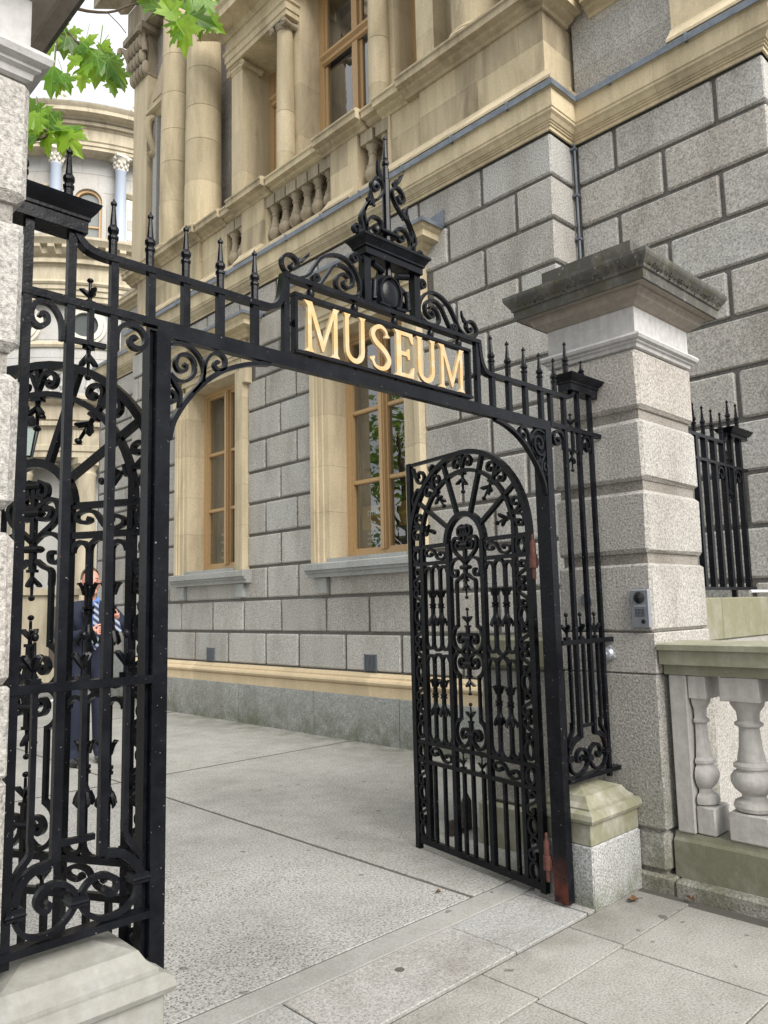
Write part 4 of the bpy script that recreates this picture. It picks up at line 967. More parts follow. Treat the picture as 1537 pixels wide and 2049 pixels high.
# frame round the sign: posts, upper rail, bosses
bar(1.818, 1.846, 2.634, 2.955, 'sign_post'); bar(3.046, 3.074, 2.634, 2.955, 'sign_post')
MB().box(1.818, YF-0.006, 2.952, 3.074, YF+0.04, 2.973).build('sign_rail', BLACK, gw)
for x in (1.97, 2.22, 2.47, 2.72, 2.93):
    MB().lathe([(0.004, 2.9035), (0.016, 2.912), (0.019, 2.926), (0.016, 2.940), (0.004, 2.949)], x, YF+0.022, 10).build('boss', BLACK, gw)
    MB().lathe([(0.006, 2.634), (0.010, 2.637), (0.006, 2.6395)], x, YF+0.022, 8).build('boss', BLACK, gw)
for x in (1.857, 3.021): MB().ball((x, YF+0.022, 2.775), 0.0135, 10, 6, (1.0, 1.1, 1.3)).build('boss', BLACK, gw)
ov = dict(
 S1=[(1.854, 2.972), (1.822, 2.995), (1.814, 3.028), (1.836, 3.056), (1.868, 3.062), (1.893, 3.045), (1.893, 3.020), (1.871, 3.004), (1.857, 3.014), (1.866, 3.028)],
 S2=[(1.905, 2.975), (1.952, 3.001), (1.984, 3.048), (2.024, 3.099), (2.080, 3.131), (2.138, 3.141), (2.188, 3.127), (2.228, 3.089), (2.248, 3.042), (2.243, 3.0), (2.219, 2.976)],
 S3=[(2.015, 2.975), (2.054, 3.031), (2.088, 3.078), (2.129, 3.099), (2.177, 3.092), (2.205, 3.062), (2.201, 3.026), (2.175, 3.006), (2.152, 3.012), (2.150, 3.030), (2.164, 3.036)],
 S4=[(2.225, 2.985), (2.176, 2.968), (2.128, 2.978), (2.105, 3.008), (2.118, 3.045), (2.150, 3.064), (2.178, 3.054)],
 V1=volute(1.996, 2.998, 0.022, -PI/2, -1.3), V2=volute(2.222, 3.160, 0.026, 0.2, 1.3),
 L1=[(2.232, 3.288), (2.216, 3.302), (2.224, 3.322), (2.244, 3.322), (2.248, 3.306), (2.238, 3.300)],
 L1b=[(2.240, 3.287), (2.270, 3.306), (2.272, 3.335), (2.262, 3.362), (2.270, 3.395), (2.292, 3.430), (2.312, 3.465), (2.322, 3.50)],
 L2=[(2.405, 3.300), (2.350, 3.284), (2.308, 3.310), (2.298, 3.355), (2.330, 3.396), (2.378, 3.398), (2.396, 3.370), (2.378, 3.341), (2.350, 3.340), (2.346, 3.360), (2.360, 3.368)],
 L3=[(2.330, 3.458), (2.385, 3.510), (2.412, 3.560), (2.398, 3.598), (2.362, 3.600), (2.335, 3.566), (2.342, 3.540), (2.368, 3.540), (2.376, 3.560), (2.362, 3.568)],
 L4=[(2.300, 3.330), (2.282, 3.40), (2.315, 3.46), (2.36, 3.49)])
for nm, p in ov.items():
    for q in (p, mirror(p, CX-0.006)): scroll(q, 0.013 if nm[0] in 'SV' else 0.012, YF+0.003, YF+0.026)
def leaf_piece(pts, name='iron_leaf'):
    for q in (pts, mirror(pts, CX-0.006)):
        m_ = MB(); n_ = len(q)//2
        m_.poly(q, YF+0.010, YF+0.022)
        for i, v in enumerate(m_.v):   # curl the tips forward
            d = math.hypot(v[0]-q[0][0], v[2]-q[0][1]); m_.v[i] = (v[0], v[1]-d*d*3.0, v[2])
        m_.build(name, BLACK, gw)
leaf_piece([(1.885, 3.052), (1.905, 3.064), (1.925, 3.072), (1.948, 3.094), (1.946, 3.078), (1.935, 3.064), (1.920, 3.046), (1.900, 3.040)])
leaf_piece([(2.312, 3.462), (2.300, 3.478), (2.312, 3.496), (2.318, 3.530), (2.332, 3.506), (2.346, 3.480), (2.352, 3.452), (2.336, 3.458)])
leaf_piece([(2.402, 3.60), (2.380, 3.612), (2.364, 3.634), (2.352, 3.676), (2.372, 3.662), (2.376, 3.646), (2.394, 3.640), (2.410, 3.616)])
for xa, xb in ((2.262, 2.302), (2.588, 2.628)): bar(xa, xb, 2.974, 3.19, 'tower_post', YF-0.006, YF+0.034)
MB().ringmould([(0, 3.190), (0.0, 3.222), (0.008, 3.224), (0.008, 3.232), (0.016, 3.246), (0.024, 3.258), (0.030, 3.262), (0.030, 3.274), (0.01, 3.280)], 2.258, YF-0.022, 2.632, YF+0.058).build('tower_cap', BLACK, gw)
MB().lathe([(0.020, 3.286), (0.020, 3.62), (0.017, 3.625), (0.017, 3.675), (0.013, 3.69), (0.018, 3.70), (0.019, 3.712), (0.012, 3.722), (0.014, 3.73), (0.006, 3.825), (0.010, 3.829), (0.010, 3.834), (0.001, 3.848)], 2.437, YF+0.022, 8, smooth=False).build('finial', BLACK, gw)
MB().ringmould([(0, 3.335), (0.008, 3.342), (0.008, 3.352), (0, 3.36)], 2.385, YF+0.0, 2.49, YF+0.045).build('collar', BLACK, gw)
# cartouche: oval shield with scrolled border
ct = MB().ball((2.437, YF+0.016, 3.045), 0.072, 20, 12, (0.86, 0.32, 1.08)).build('cartouche', BLACK, gw)
MB().tube([(2.437+0.068*math.cos(a), YF+0.004, 3.045+0.086*math.sin(a)) for a in [2*PI*k/24 for k in range(25)]], 0.008, 6).build('oval_rim', BLACK, ct)
MB().poly([(2.34, 2.975), (2.37, 2.985), (2.44, 2.975), (2.50, 2.985), (2.535, 2.975), (2.545, 3.03), (2.525, 3.05), (2.55, 3.10), (2.515, 3.115), (2.505, 3.15), (2.46, 3.135), (2.437, 3.16), (2.41, 3.135), (2.37, 3.15), (2.36, 3.11), (2.325, 3.10), (2.35, 3.05), (2.328, 3.03)], YF+0.018, YF+0.03).build('strapwork', BLACK, ct)
for s in (-1, 1):
    MB().tube([(2.437+s*0.045, YF+0.012, 3.15), (2.437+s*0.115, YF+0.004, 3.165)], 0.017, 10).build('strap_roll', BLACK, ct)
    MB().tube([(2.437+s*0.105, YF+0.004, 3.085), (2.437+s*0.112, YF+0.004, 2.995)], 0.015, 10).build('strap_roll', BLACK, ct)
    MB().tube([(2.437+s*0.02, YF-0.002, 2.980), (2.437+s*0.085, YF-0.002, 2.984)], 0.010, 10).build('strap_roll', BLACK, ct)
MB().tube([(2.437, YF+0.02, 3.13), (2.437, YF+0.02, 3.19)], [0.02, 0.012], 8).build('strap_roll', BLACK, ct)

# ================================================================== GATE LEAVES
K = 0.981
def zz(z): return 1.6+(z-1.6)*K
def leaf(loc, ang, label):
    t = thing('gate_leaf', label, 'gate leaf', loc, 'open gate leaves', rotz=ang)
    P = lambda u, z: (u*K, zz(z))
    def vb(u0, u1, z0, z1, name, d=0.02): return MB().box(u0*K, -d, zz(z0), u1*K, d, zz(z1)).build(name, BLACK2, t)
    def rb(pts, th, name='scroll', d=0.013, smooth=True, n=4):
        q = cr(pts, n) if smooth else pts
        th = th*1.28 if name in ('scroll', 'ring', 'stem') else th
        return MB().ribbon([P(*p) for p in q], th, -d, d).build(name, BLACK2, t)
    C_, Z_ = 0.607, 2.01
    arc = lambda r, a0, a1, n=28: [(C_+r*math.sin(rad(a0+(a1-a0)*k/n)), Z_+r*math.cos(rad(a0+(a1-a0)*k/n))) for k in range(n+1)]
    # stiles, arches
    vb(0.0, 0.042, 0.0, 2.01, 'stile', 0.017); vb(1.172, 1.215, -0.03, 2.62, 'stile', 0.017)
    rb(arc(0.590, -90, 90), 0.032, 'outer_arch', 0.019, False); rb(arc(0.470, -90, 90), 0.024, 'inner_arch', 0.015, False)
    rb(arc(0.185, -90, 90, 18), 0.034, 'small_arch', 0.020, False)
    vb(0.607, 1.166, 2.594, 2.617, 'head_bar', 0.012)
    rb([(1.15, 2.58), (1.10, 2.48), (1.05, 2.46), (1.02, 2.50), (1.05, 2.54), (1.09, 2.53), (1.085, 2.50)], 0.013)
    rb([(1.15, 2.20), (1.13, 2.28), (1.155, 2.35), (1.10, 2.42), (1.07, 2.40), (1.08, 2.36)], 0.013)
    rb([(0.92, 2.57), (0.95, 2.54), (0.93, 2.51), (0.90, 2.53)], 0.012)
    # rails
    for z0, z1, n_ in ((1.995, 2.022, 'rail'), (1.878, 1.904, 'rail'), (0.668, 0.694, 'rail'), (0.542, 0.568, 'rail')):
        if z0 > 1: vb(0.046, 0.418, z0, z1, n_, 0.011); vb(0.797, 1.172, z0, z1, n_, 0.011)
        else: vb(0.042, 1.172, z0, z1, n_, 0.011)
    vb(0.046, 1.166, 0.010, 0.052, 'bottom_rail', 0.013)
    for u0, u1, z1 in ((0.132, 0.166, 1.878), (0.416, 0.455, 2.01), (0.754, 0.797, 2.01), (1.04, 1.084, 1.878)):
        for za, zb in ((0.052, 0.542), (0.568, 0.668), (0.694, z1)): vb(u0+0.002, u1-0.002, za, zb, 'upright', 0.016)
    for u0, u1 in ((0.137, 0.161), (1.047, 1.077)): vb(u0, u1, 1.904, 1.995, 'upright', 0.015); vb(u0, u1, 2.022, 2.10, 'upright', 0.012)
    # radiating bars
    for a in (-20, 20, -57, 57):
        s, c = math.sin(rad(a)), math.cos(rad(a))
        rb([(C_+0.20*s, Z_+0.20*c), (C_+0.578*s, Z_+0.578*c)], 0.024, 'spoke', 0.015, False)
    for a in (0, -38, 38, -74, 74):
        s, c = math.sin(rad(a)), math.cos(rad(a))
        Q = lambda r, w: (C_+r*s+w*c, Z_+r*c-w*s)
        rb([Q(0.45, 0), Q(0.575, 0)], 0.014, 'stem', 0.012, False)
        u, z = P(*Q(0.455, 0)); inst(BUDL, 'bud_finial', t, (u, 0, z), (0, rad(a)+PI, 0), (1.4, 1.4, 1.1))
        for k in (-1, 1):
            rb([Q(0.492, 0.0), Q(0.52, 0.014*k), Q(0.552, 0.030*k), Q(0.560, 0.062*k), Q(0.535, 0.088*k), Q(0.505, 0.082*k), Q(0.498, 0.058*k), Q(0.515, 0.050*k), Q(0.522, 0.062*k)], 0.012)
    # side panels: paired thin bars with arched heads, leafy knots
    for us in ((0.876, 0.966), (0.238, 0.338)):
        lo, hi = (0.797, 1.04) if us[0] > 0.6 else (0.166, 0.416)
        edges = [lo, (us[0]), (us[1]), hi]
        for za, zb, zk in ((1.305, 1.878, 1.60), (0.694, 1.285, 1.005)):
            for u in us:
                rb([(u, za+0.03), (u, zb-0.05)], 0.021, 'thin_bar', 0.011, False)
                uu, z_ = P(u, zk); inst(KNOT, 'leaf_knot', t, (uu, 0, z_), (0, 0, random.uniform(-0.4, 0.4)), (1.2, 1.2, 1.0))
            for a, b_ in zip(edges[:-1], edges[1:]):
                m_, r = (a+b_)/2, (b_-a)/2
                for zc, s in ((zb-0.055, 1), (za+0.045, -1)):
                    rb([(m_-r*math.cos(PI*k/8), zc+s*r*1.05*math.sin(PI*k/8)) for k in range(9)], 0.017, 'arch_bar', 0.012, False)
        # S scrolls between the paired rails
        for zc in (1.95, 0.618):
            h = 0.085
            S = [(.27, .40), (.33, .52), (.22, .62), (.08, .48), (.08, .22), (.22, .06), (.40, .16), (.5, .5)]
            S = S+[(1-x, 1-y) for x, y in S[-2::-1]]
            rb([(lo+(hi-lo)*x, zc-h/2+h*y) for x, y in S], 0.012, 'scroll', 0.011)
    # scroll chains down both borders
    for u0, u1 in ((0.046, 0.132), (1.084, 1.166)):
        m_, r = (u0+u1)/2, (u1-u0)/2
        z = 1.86; k = 0
        while z > 0.72:
            if k % 3 == 2:
                rb([(m_+r*0.80*math.cos(2*PI*i/14), z-0.05+0.05*math.sin(2*PI*i/14)) for i in range(15)], 0.012, 'ring', 0.013, False); z -= 0.105
            else:
                f = 1 if k % 3 == 0 else -1
                rb([(m_+f*r*x, z-0.135*y) for x, y in ((-.1, .22), (.25, .28), (.3, .12), (-.1, .02), (-.75, .10), (-.85, .34), (0, .5), (.85, .66), (.75, .9), (.1, .98), (-.3, .88), (-.25, .72), (.1, .78))], 0.012, 'scroll', 0.013); z -= 0.14
            k += 1
        for zc in (1.95, 0.618): rb([(m_+r*0.82*math.cos(2*PI*i/14), zc+0.046*math.sin(2*PI*i/14)) for i in range(15)], 0.012, 'ring', 0.013, False)
        z = 0.535; k = 0
        while z > 0.10:
            if k % 2:
                rb([(m_+r*0.80*math.cos(2*PI*i/14), z-0.05+0.05*math.sin(2*PI*i/14)) for i in range(15)], 0.012, 'ring', 0.013, False); z -= 0.105
            else:
                rb([(m_+r*x, z-0.135*y) for x, y in ((-.1, .22), (.25, .28), (.3, .12), (-.1, .02), (-.75, .10), (-.85, .34), (0, .5), (.85, .66), (.75, .9), (.1, .98), (-.3, .88), (-.25, .72), (.1, .78))], 0.012, 'scroll', 0.013); z -= 0.14
            k += 1
        z = 2.04; k = 0
    # ring scrolls beside the springing of the arch
    # central panel
    rb([(C_, 2.12), (C_, 1.76)], 0.020, 'centre_bar', 0.012, False); rb([(C_, 1.46), (C_, 1.15)], 0.020, 'centre_bar', 0.012, False); rb([(C_, 0.86), (C_, 0.568)], 0.020, 'centre_bar', 0.012, False)
    for zb, s in ((1.765, -1), (1.46, 1), (1.155, -1), (0.86, 1)):
        u, z_ = P(C_, zb); inst(BUDL, 'bud_finial', t, (u, 0, z_), (0 if s > 0 else PI, 0, 0), (1.1, 1.1, 1.0))
    for zc in (2.10, 1.99, 1.845, 1.39, 1.23, 0.79):
        u, z_ = P(C_, zc)
        MB().ringmould([(-0.006, z_-0.014), (0, z_-0.010), (0.005, z_), (0, z_+0.010), (-0.006, z_+0.014)], u-0.034, -0.018, u+0.034, 0.018).build('collar', BLACK2, t)
    for s in (-1, 1):
        q = lambda *p: [(C_+s*a, b_) for a, b_ in p]
        rb(q((0.02, 1.80), (0.055, 1.775), (0.093, 1.755), (0.094, 1.70)), 0.013); rb(q((0.094, 1.71), (0.094, 1.46)), 0.016, 'thin_bar', 0.010, False)
        rb(q((0.094, 1.47), (0.13, 1.445), (0.148, 1.39), (0.125, 1.33), (0.07, 1.305), (0.02, 1.345), (0.01, 1.39)), 0.014)
        rb(q((0.01, 1.39), (0.035, 1.415), (0.075, 1.415), (0.092, 1.385), (0.075, 1.36), (0.055, 1.372), (0.062, 1.388)), 0.013)
        rb(q((0.094, 1.15), (0.13, 1.175), (0.148, 1.23), (0.125, 1.285), (0.07, 1.30), (0.02, 1.27), (0.01, 1.23)), 0.014)
        rb(q((0.01, 1.23), (0.035, 1.205), (0.075, 1.205), (0.092, 1.235), (0.075, 1.26), (0.055, 1.248), (0.062, 1.232)), 0.013)
        rb(q((0.094, 1.16), (0.094, 0.87)), 0.016, 'thin_bar', 0.010, False)
        rb(q((0.094, 0.88), (0.13, 0.85), (0.148, 0.79), (0.125, 0.73), (0.07, 0.705), (0.02, 0.745), (0.01, 0.79)), 0.014)
        rb(q((0.01, 0.79), (0.035, 0.815), (0.075, 0.815), (0.092, 0.785), (0.075, 0.76), (0.055, 0.772), (0.062, 0.788)), 0.013)
        rb(q((0.0, 1.87), (0.05, 1.91), (0.10, 1.95), (0.122, 2.00), (0.10, 2.04), (0.055, 2.035), (0.012, 2.0)), 0.014)
        rb(q((0.01, 1.99), (0.035, 1.965), (0.07, 1.968), (0.085, 1.995), (0.068, 2.012), (0.052, 2.0)), 0.013)
        rb(q((0.0, 1.87), (0.04, 1.90), (0.09, 1.905), (0.135, 1.88), (0.148, 1.83), (0.125, 1.79), (0.09, 1.795), (0.085, 1.825), (0.105, 1.83)), 0.013)
        rb(q((0.02, 2.12), (0.06, 2.10), (0.06, 2.06), (0.025, 2.065), (0.03, 2.09)), 0.012)
        rb(q((0.01, 2.06), (0.05, 2.04)), 0.012)
        # short pair of buds in the lower frieze
        u, z_ = P(C_+s*0.09, 0.568); inst(BUDL, 'bud_finial', t, (u, 0, z_), (0, 0, 0.3*s), (1.0, 1.0, 0.85))
    # plain bars of the foot
    for u in (0.22, 0.317, 0.505, 0.604, 0.691, 0.89, 0.994): vb(u-0.010, u+0.010, 0.052, 0.542, 'foot_bar', 0.011)
    return t
bl = bd.mesh('bud_finial', BLACK2); BUDL = bl
kn = MB(); kn.lathe([(0.010, -0.006), (0.019, -0.016), (0.019, -0.006), (0.014, -0.002), (0.019, 0.004), (0.019, 0.014), (0.010, 0.018)], 0, 0, 10)
kn.lathe([(0.008, -0.016), (0.009, -0.045), (0.018, -0.075), (0.024, -0.100), (0.020, -0.112), (0.006, -0.116)], 0, 0, 10)
kn.lathe([(0.010, 0.016), (0.012, 0.05), (0.018, 0.078), (0.016, 0.088), (0.006, 0.090)], 0, 0, 10)
for k in range(5):
    a = 2*PI/5*k+0.3; ca, sa = math.cos(a), math.sin(a)
    kn.tube([(0.013*ca, 0.013*sa, 0.055), (0.018*ca, 0.018*sa, 0.082), (0.027*ca, 0.027*sa, 0.100), (0.036*ca, 0.036*sa, 0.098)], [0.006, 0.008, 0.008, 0.003], 6)
    kn.tube([(0.018*ca, 0.018*sa, -0.08), (0.024*ca, 0.024*sa, -0.105), (0.029*ca, 0.029*sa, -0.122), (0.024*ca, 0.024*sa, -0.132)], [0.006, 0.009, 0.007, 0.003], 6)
KNOT = kn.mesh('leaf_knot', BLACK2)
rl = leaf((3.683, 2.597, 0.0), math.atan2(0.9855, 0.1697), 'right-hand scrolled iron gate leaf swung open against the right pier')
ll = leaf((1.395, 2.615, 0.015), rad(119), 'left-hand scrolled iron gate leaf seen behind the left side screen')
# hinges of the right leaf (painted red oxide)
for z in (1.80, 0.17):
    h = MB().lathe([(0.010, z-0.06), (0.012, z-0.055), (0.012, z), (0.024, z+0.002), (0.024, z+0.075), (0.018, z+0.078), (0.016, z+0.15), (0.008, z+0.165), (0.010, z+0.185), (0.004, z+0.195)], -0.035, 0.03, 12)
    h.box(-0.03, 0.012, z+0.005, 0.0, 0.024, z+0.065); h.box(-0.065, 0.02, z+0.015, -0.045, 0.034, z+0.055)
    h.build('hinge', REDOX, rl)

# ================================================================== BALUSTRADE BY THE PAVEMENT
bal = thing('street_balustrade', 'pale stone balustrade with green rail and plinth running right from the pier', 'balustrade', (4.33, 1.0, 0))
YB0, YB1 = -2.6, 2.158
for a, b_ in ((YB0, -0.4), (-0.398, 0.9), (0.902, YB1)):
    MB().mould_x([(-0.24, 1.18), (0.0, 1.18), (0.0, 1.238), (0.055, 1.240), (0.055, 1.318), (0.075, 1.322), (0.075, 1.352), (0.06, 1.358), (-0.30, 1.362), (-0.30, 1.24), (-0.24, 1.238)], 4.30, a, b_).build('hand_rail', LIME_RAIL, bal)
    MB().mould_x([(-0.26, 0.075), (0.0, 0.075), (0.0, 0.27), (-0.02, 0.285), (-0.03, 0.315), (-0.26, 0.315)], 4.285, a, b_).build('plinth_course', LIME_PL, bal)
for a, b_ in ((YB0, -0.9), (-0.896, 0.6), (0.604, YB1-0.02)):
    MB().cbox(4.215, a, -0.05, 4.6, b_, 0.074, 0.015, 0.003).build('footing', G_PIERLOW, bal)
bp = [(0.075, 0.468), (0.098, 0.476), (0.106, 0.497), (0.098, 0.520), (0.078, 0.530), (0.062, 0.535), (0.060, 0.556), (0.066, 0.560), (0.095, 0.585), (0.112, 0.618), (0.112, 0.645), (0.096, 0.672), (0.078, 0.682), (0.078, 0.690), (0.092, 0.697), (0.094, 0.712), (0.082, 0.722), (0.070, 0.727), (0.072, 0.74), (0.060, 0.80), (0.052, 0.905), (0.060, 0.912), (0.072, 0.918), (0.074, 0.932), (0.060, 0.94), (0.056, 0.945), (0.060, 0.99), (0.085, 1.025), (0.090, 1.05)]
bm_ = MB(); bm_.lathe(bp, 0, 0, 28); bm_.cbox(-0.105, -0.105, 0.318, 0.105, 0.105, 0.468, 0.008); bm_.cbox(-0.105, -0.105, 1.05, 0.105, 0.105, 1.178, 0.004)
bsm = bm_.mesh('baluster', LIME_BAL)
for y in (1.745, 1.45, 1.155, 0.86): inst(bsm, 'baluster', bal, (4.405, y, 0))
hb = MB(); hb.lathe([(r*0.82, z) for r, z in bp], 4.395, 2.02, 20, -PI, 0); hb.cbox(4.31, 1.925, 0.318, 4.50, 2.03, 0.468, 0.008); hb.cbox(4.31, 1.93, 1.05, 4.50, 2.03, 1.178, 0.004)
hb.build('half_baluster', LIME_BAL, bal)
MB().cbox(4.298, 2.034, 0.316, 4.52, 2.135, 1.178, 0.006).build('end_post', LIME_BAL, bal)

# ================================================================== LOW WALL AND RAILING RIGHT OF THE PIER
lw = thing('low_wall', 'low green-stained stone wall carrying the railing behind the right pier', 'wall', (5.9, 2.6, 0))
MB().box(4.975, 2.47, -0.1, XS, 2.75, 1.30).build('wall_course', G_PIER, lw)
for a, b_ in ((4.975, 5.87), (5.874, XS)): MB().cbox(a, 2.455, 1.303, b_, 2.77, 1.615, 0.008).build('coping_stone', LIME_W, lw)
MB().tube([(6.45, 2.46, 1.66), (6.86, 2.46, 1.66)], 0.012).build('white_conduit', WHITE, lw)
rg = thing('side_railing', 'black spiked iron railing between the right pier and the museum wall', 'railing', (5.9, 2.52, 1.62))
for z0, z1, xb in ((1.672, 1.695, 6.70), (2.665, 2.688, 6.72)): MB().box(4.98, 2.50, z0, xb, 2.545, z1).build('rail', BLACK, rg)
MB().ribbon(cr([(4.98, 2.862), (5.6, 2.862), (6.20, 2.862), (6.27, 2.866), (6.31, 2.90), (6.325, 2.95)], 4), 0.026, 2.50, 2.55).build('top_rail', BLACK, rg)
MB().ringmould([(0, 2.925), (0, 2.955), (0.01, 2.957), (0.03, 2.985), (0.04, 3.0), (0, 3.005)], 6.36, 2.48, 6.70, 2.57).build('post_cap', BLACK, rg)
for i, x in enumerate((5.10, 5.265, 5.43, 5.595, 5.76, 5.925, 6.09, 6.26, 6.425, 6.60)):
    tall = x > 6.3
    MB().box(x-0.02, 2.502, 1.695, x+0.02, 2.543, 2.925 if tall else 2.852).build('bar', BLACK, rg)
    inst(sp, 'spike', rg, (x, 2.522, 3.003 if tall else 2.873), scale=(1.08, 1.08, 1.18))
for x in (6.175, 6.51): scroll([(x-0.055, 2.53), (x-0.05, 2.60), (x-0.02, 2.645), (x+0.03, 2.64), (x+0.05, 2.60), (x+0.03, 2.565), (x-0.005, 2.575), (x, 2.60)], 0.016, 2.505, 2.535, parent=rg)
for x, z, s in ((6.34, 2.688, 1), (6.34, 2.50, -1)): inst(BUD, 'bud_finial', rg, (x, 2.522, z), (0 if s > 0 else PI, 0, 0.3), (1.2, 1.2, 1.0))
MB().box(6.332, 2.51, 2.49, 6.348, 2.535, 2.665).build('stem', BLACK, rg)
MB().box(6.28, 2.505, 1.60, 6.31, 2.54, 1.672).build('foot', BLACK, rg)

# ================================================================== SMALL FITTINGS ON THE RIGHT PIER
ic = thing('intercom', 'silver door intercom with camera lens on the right pier', 'intercom', (4.24, 2.238, 1.444))
MB().cbox(4.212, 2.180, 1.445, 4.24, 2.297, 1.669, 0.006).build('case', STEEL, ic)
MB().lathe([(0.034, 0), (0.034, 0.006), (0.026, 0.012), (0.0, 0.018)], 0, 0, 20).xf(Matrix.Translation((4.212, 2.238, 1.622)) @ Matrix.Rotation(-PI/2, 4, 'Y')).build('camera_lens', DARKP, ic)
MB().box(4.209, 2.205, 1.568, 4.2115, 2.272, 1.580).build('name_plate', GALV, ic)
hh = MB()
for i in range(7):
    for k in range(6): hh.box(4.2105, 2.211+i*0.0088, 1.512+k*0.0078, 4.2118, 2.2155+i*0.0088, 1.5165+k*0.0078)
hh.build('speaker_holes', DARKP, ic)
MB().lathe([(0.013, 0), (0.013, 0.004), (0.009, 0.006), (0, 0.007)], 0, 0, 14).xf(Matrix.Translation((4.212, 2.218, 1.484)) @ Matrix.Rotation(-PI/2, 4, 'Y')).build('call_button', DARKP, ic)
def on_face(mb, x, y, z): return mb.xf(Matrix.Translation((x, y, z)) @ Matrix.Rotation(-PI/2, 4, 'Y'))
kb = thing('round_junction_box', 'small round grey metal junction box on the right pier below the intercom', 'junction box', (4.24, 2.47, 1.29))
on_face(MB().lathe([(0.040, 0), (0.040, 0.018), (0.030, 0.030), (0.028, 0.036), (0.012, 0.040), (0.010, 0.048), (0, 0.049)], 0, 0, 18), 4.24, 2.47, 1.292).build('box_body', GALV, kb)
k2 = MB()
for a in range(4): k2.tube([(4.236, 2.47+0.044*math.cos(a*1.57+0.4), 1.292+0.044*math.sin(a*1.57+0.4)), (4.214, 2.47+0.044*math.cos(a*1.57+0.4), 1.292+0.044*math.sin(a*1.57+0.4))], 0.010, 8)
k2.build('lugs', GALV, kb)
for (y, z, lab, mt, r) in ((2.60, 1.616, 'flat grey disc fixed to the right pier behind the side screen', GREYG, 0.042), (2.545, 1.085, 'small pale metal stud on the right pier low behind the side screen', GALV, 0.028)):
    o = thing('metal_disc', lab, 'disc', (4.24, y, z)); on_face(MB().lathe([(r, 0), (r, 0.008), (r*0.9, 0.012), (0, 0.012)], 0, 0, 18), 4.24, y, z).build('disc_plate', mt, o)
# gate stop behind the leaf
gs = thing('gate_stop', 'small rusty iron gate stop standing on the ground behind the right gate leaf', 'gate stop', (4.40, 3.78, 0))
MB().poly([(4.36, 0), (4.44, 0), (4.44, 0.20), (4.40, 0.26), (4.36, 0.20)], 3.76, 3.79).build('upright_plate', RUSTM, gs)
MB().box(4.20, 3.75, 0, 4.36, 3.80, 0.04).box(4.20, 3.765, 0.041, 4.26, 3.79, 0.10).build('foot', RUSTM, gs)
# buttress-like green stone beside the leaf: the inner side of the pier wing
wb = thing('wing_wall', 'granite wing wall with green-stained coping behind the right gate leaf', 'wall', (4.6, 3.2, 0))
MB().cbox(4.265, 2.83, 0.284, 4.85, 3.49, 1.17, 0.02, 0.004).build('granite_block', G_PIERLOW, wb)
MB().cbox(4.225, 2.83, -0.05, 4.88, 3.53, 0.280, 0.02, 0.004).build('foot_course', LIME_PED, wb)
MB().cbox(4.228, 2.83, 1.173, 4.90, 3.51, 1.38, 0.02, 0.004).build('coping', LIME_PED, wb)
# fallen leaves and the drain hole in the threshold
def crumpled(loc, s, label, rot):
    m_ = MB(); n_ = 9
    v = [(0, 0, 0.006)]+[(s*(0.6+0.4*((k % 2)))*math.cos(2*PI*k/n_), 0.55*s*(0.6+0.4*(k % 2))*math.sin(2*PI*k/n_), random.uniform(0.004, 0.022)) for k in range(n_)]
    f = [(0, 1+k, 1+(k+1) % n_) for k in range(n_)]; m_.add(v+[(a, b_, c+0.002) for a, b_, c in v], f+[tuple(i+n_+1 for i in reversed(q)) for q in f])
    o = m_.build('fallen_leaf', DRY); o.location = loc; o.rotation_euler = (0, 0, rot); tag(o, label, 'leaf', 'dry leaves on the ground')
crumpled((3.97, 2.255, 0.003), 0.055, 'curled brown leaf on the pavement against the right pedestal', 0.2)
crumpled((4.185, 2.035, 0.003), 0.03, 'small brown leaf on the pavement by the balustrade footing', 1.0)
crumpled((3.35, 3.10, 0.003), 0.03, 'dark fragment of leaf on the forecourt just inside the threshold', 0.5)
crumpled((4.12, 3.02, 0.003), 0.03, 'reddish dry leaf behind the foot of the right gate leaf', 0.5)
hl = MB().lathe([(0.022, 0.0045), (0.022, 0.0065), (0.001, 0.0065)], 2.546, 2.604, 9, smooth=False).build('bolt_hole', JOINT); tag(hl, 'dark drop-bolt hole in the granite threshold', 'hole')

# ================================================================== ROTUNDA (far left)
RD = Vector((0.398, 0.917)); CX0, CY0 = 0.398*33.0, 0.917*33.0     # axis of the drum
RR = 6.6
rot = thing('museum_rotunda', 'pale curved museum rotunda with columned upper storey at far left', 'rotunda', (CX0, CY0, 0))
base_a = math.atan2(-RD[1], -RD[0])            # direction from the axis to the camera
def rl_(prof, mat, name, n=72, parent=None, r0=0.0):
    m_ = MB(); m_.lathe([(r+r0, z) for r, z in prof], CX0, CY0, n, base_a-rad(100), base_a+rad(100), smooth=True); o = m_.build(name, mat, parent or rot)
    try: o.data.set_sharp_from_angle(angle=rad(25))
    except Exception: pass
    return o
drum = rl_([(RR-0.45, 0.0), (RR-0.45, 13.9)], G_ROT, 'lower_drum')
rl_([(RR-0.55, 13.9), (RR-0.55, 17.4)], G_ROT, 'upper_drum')
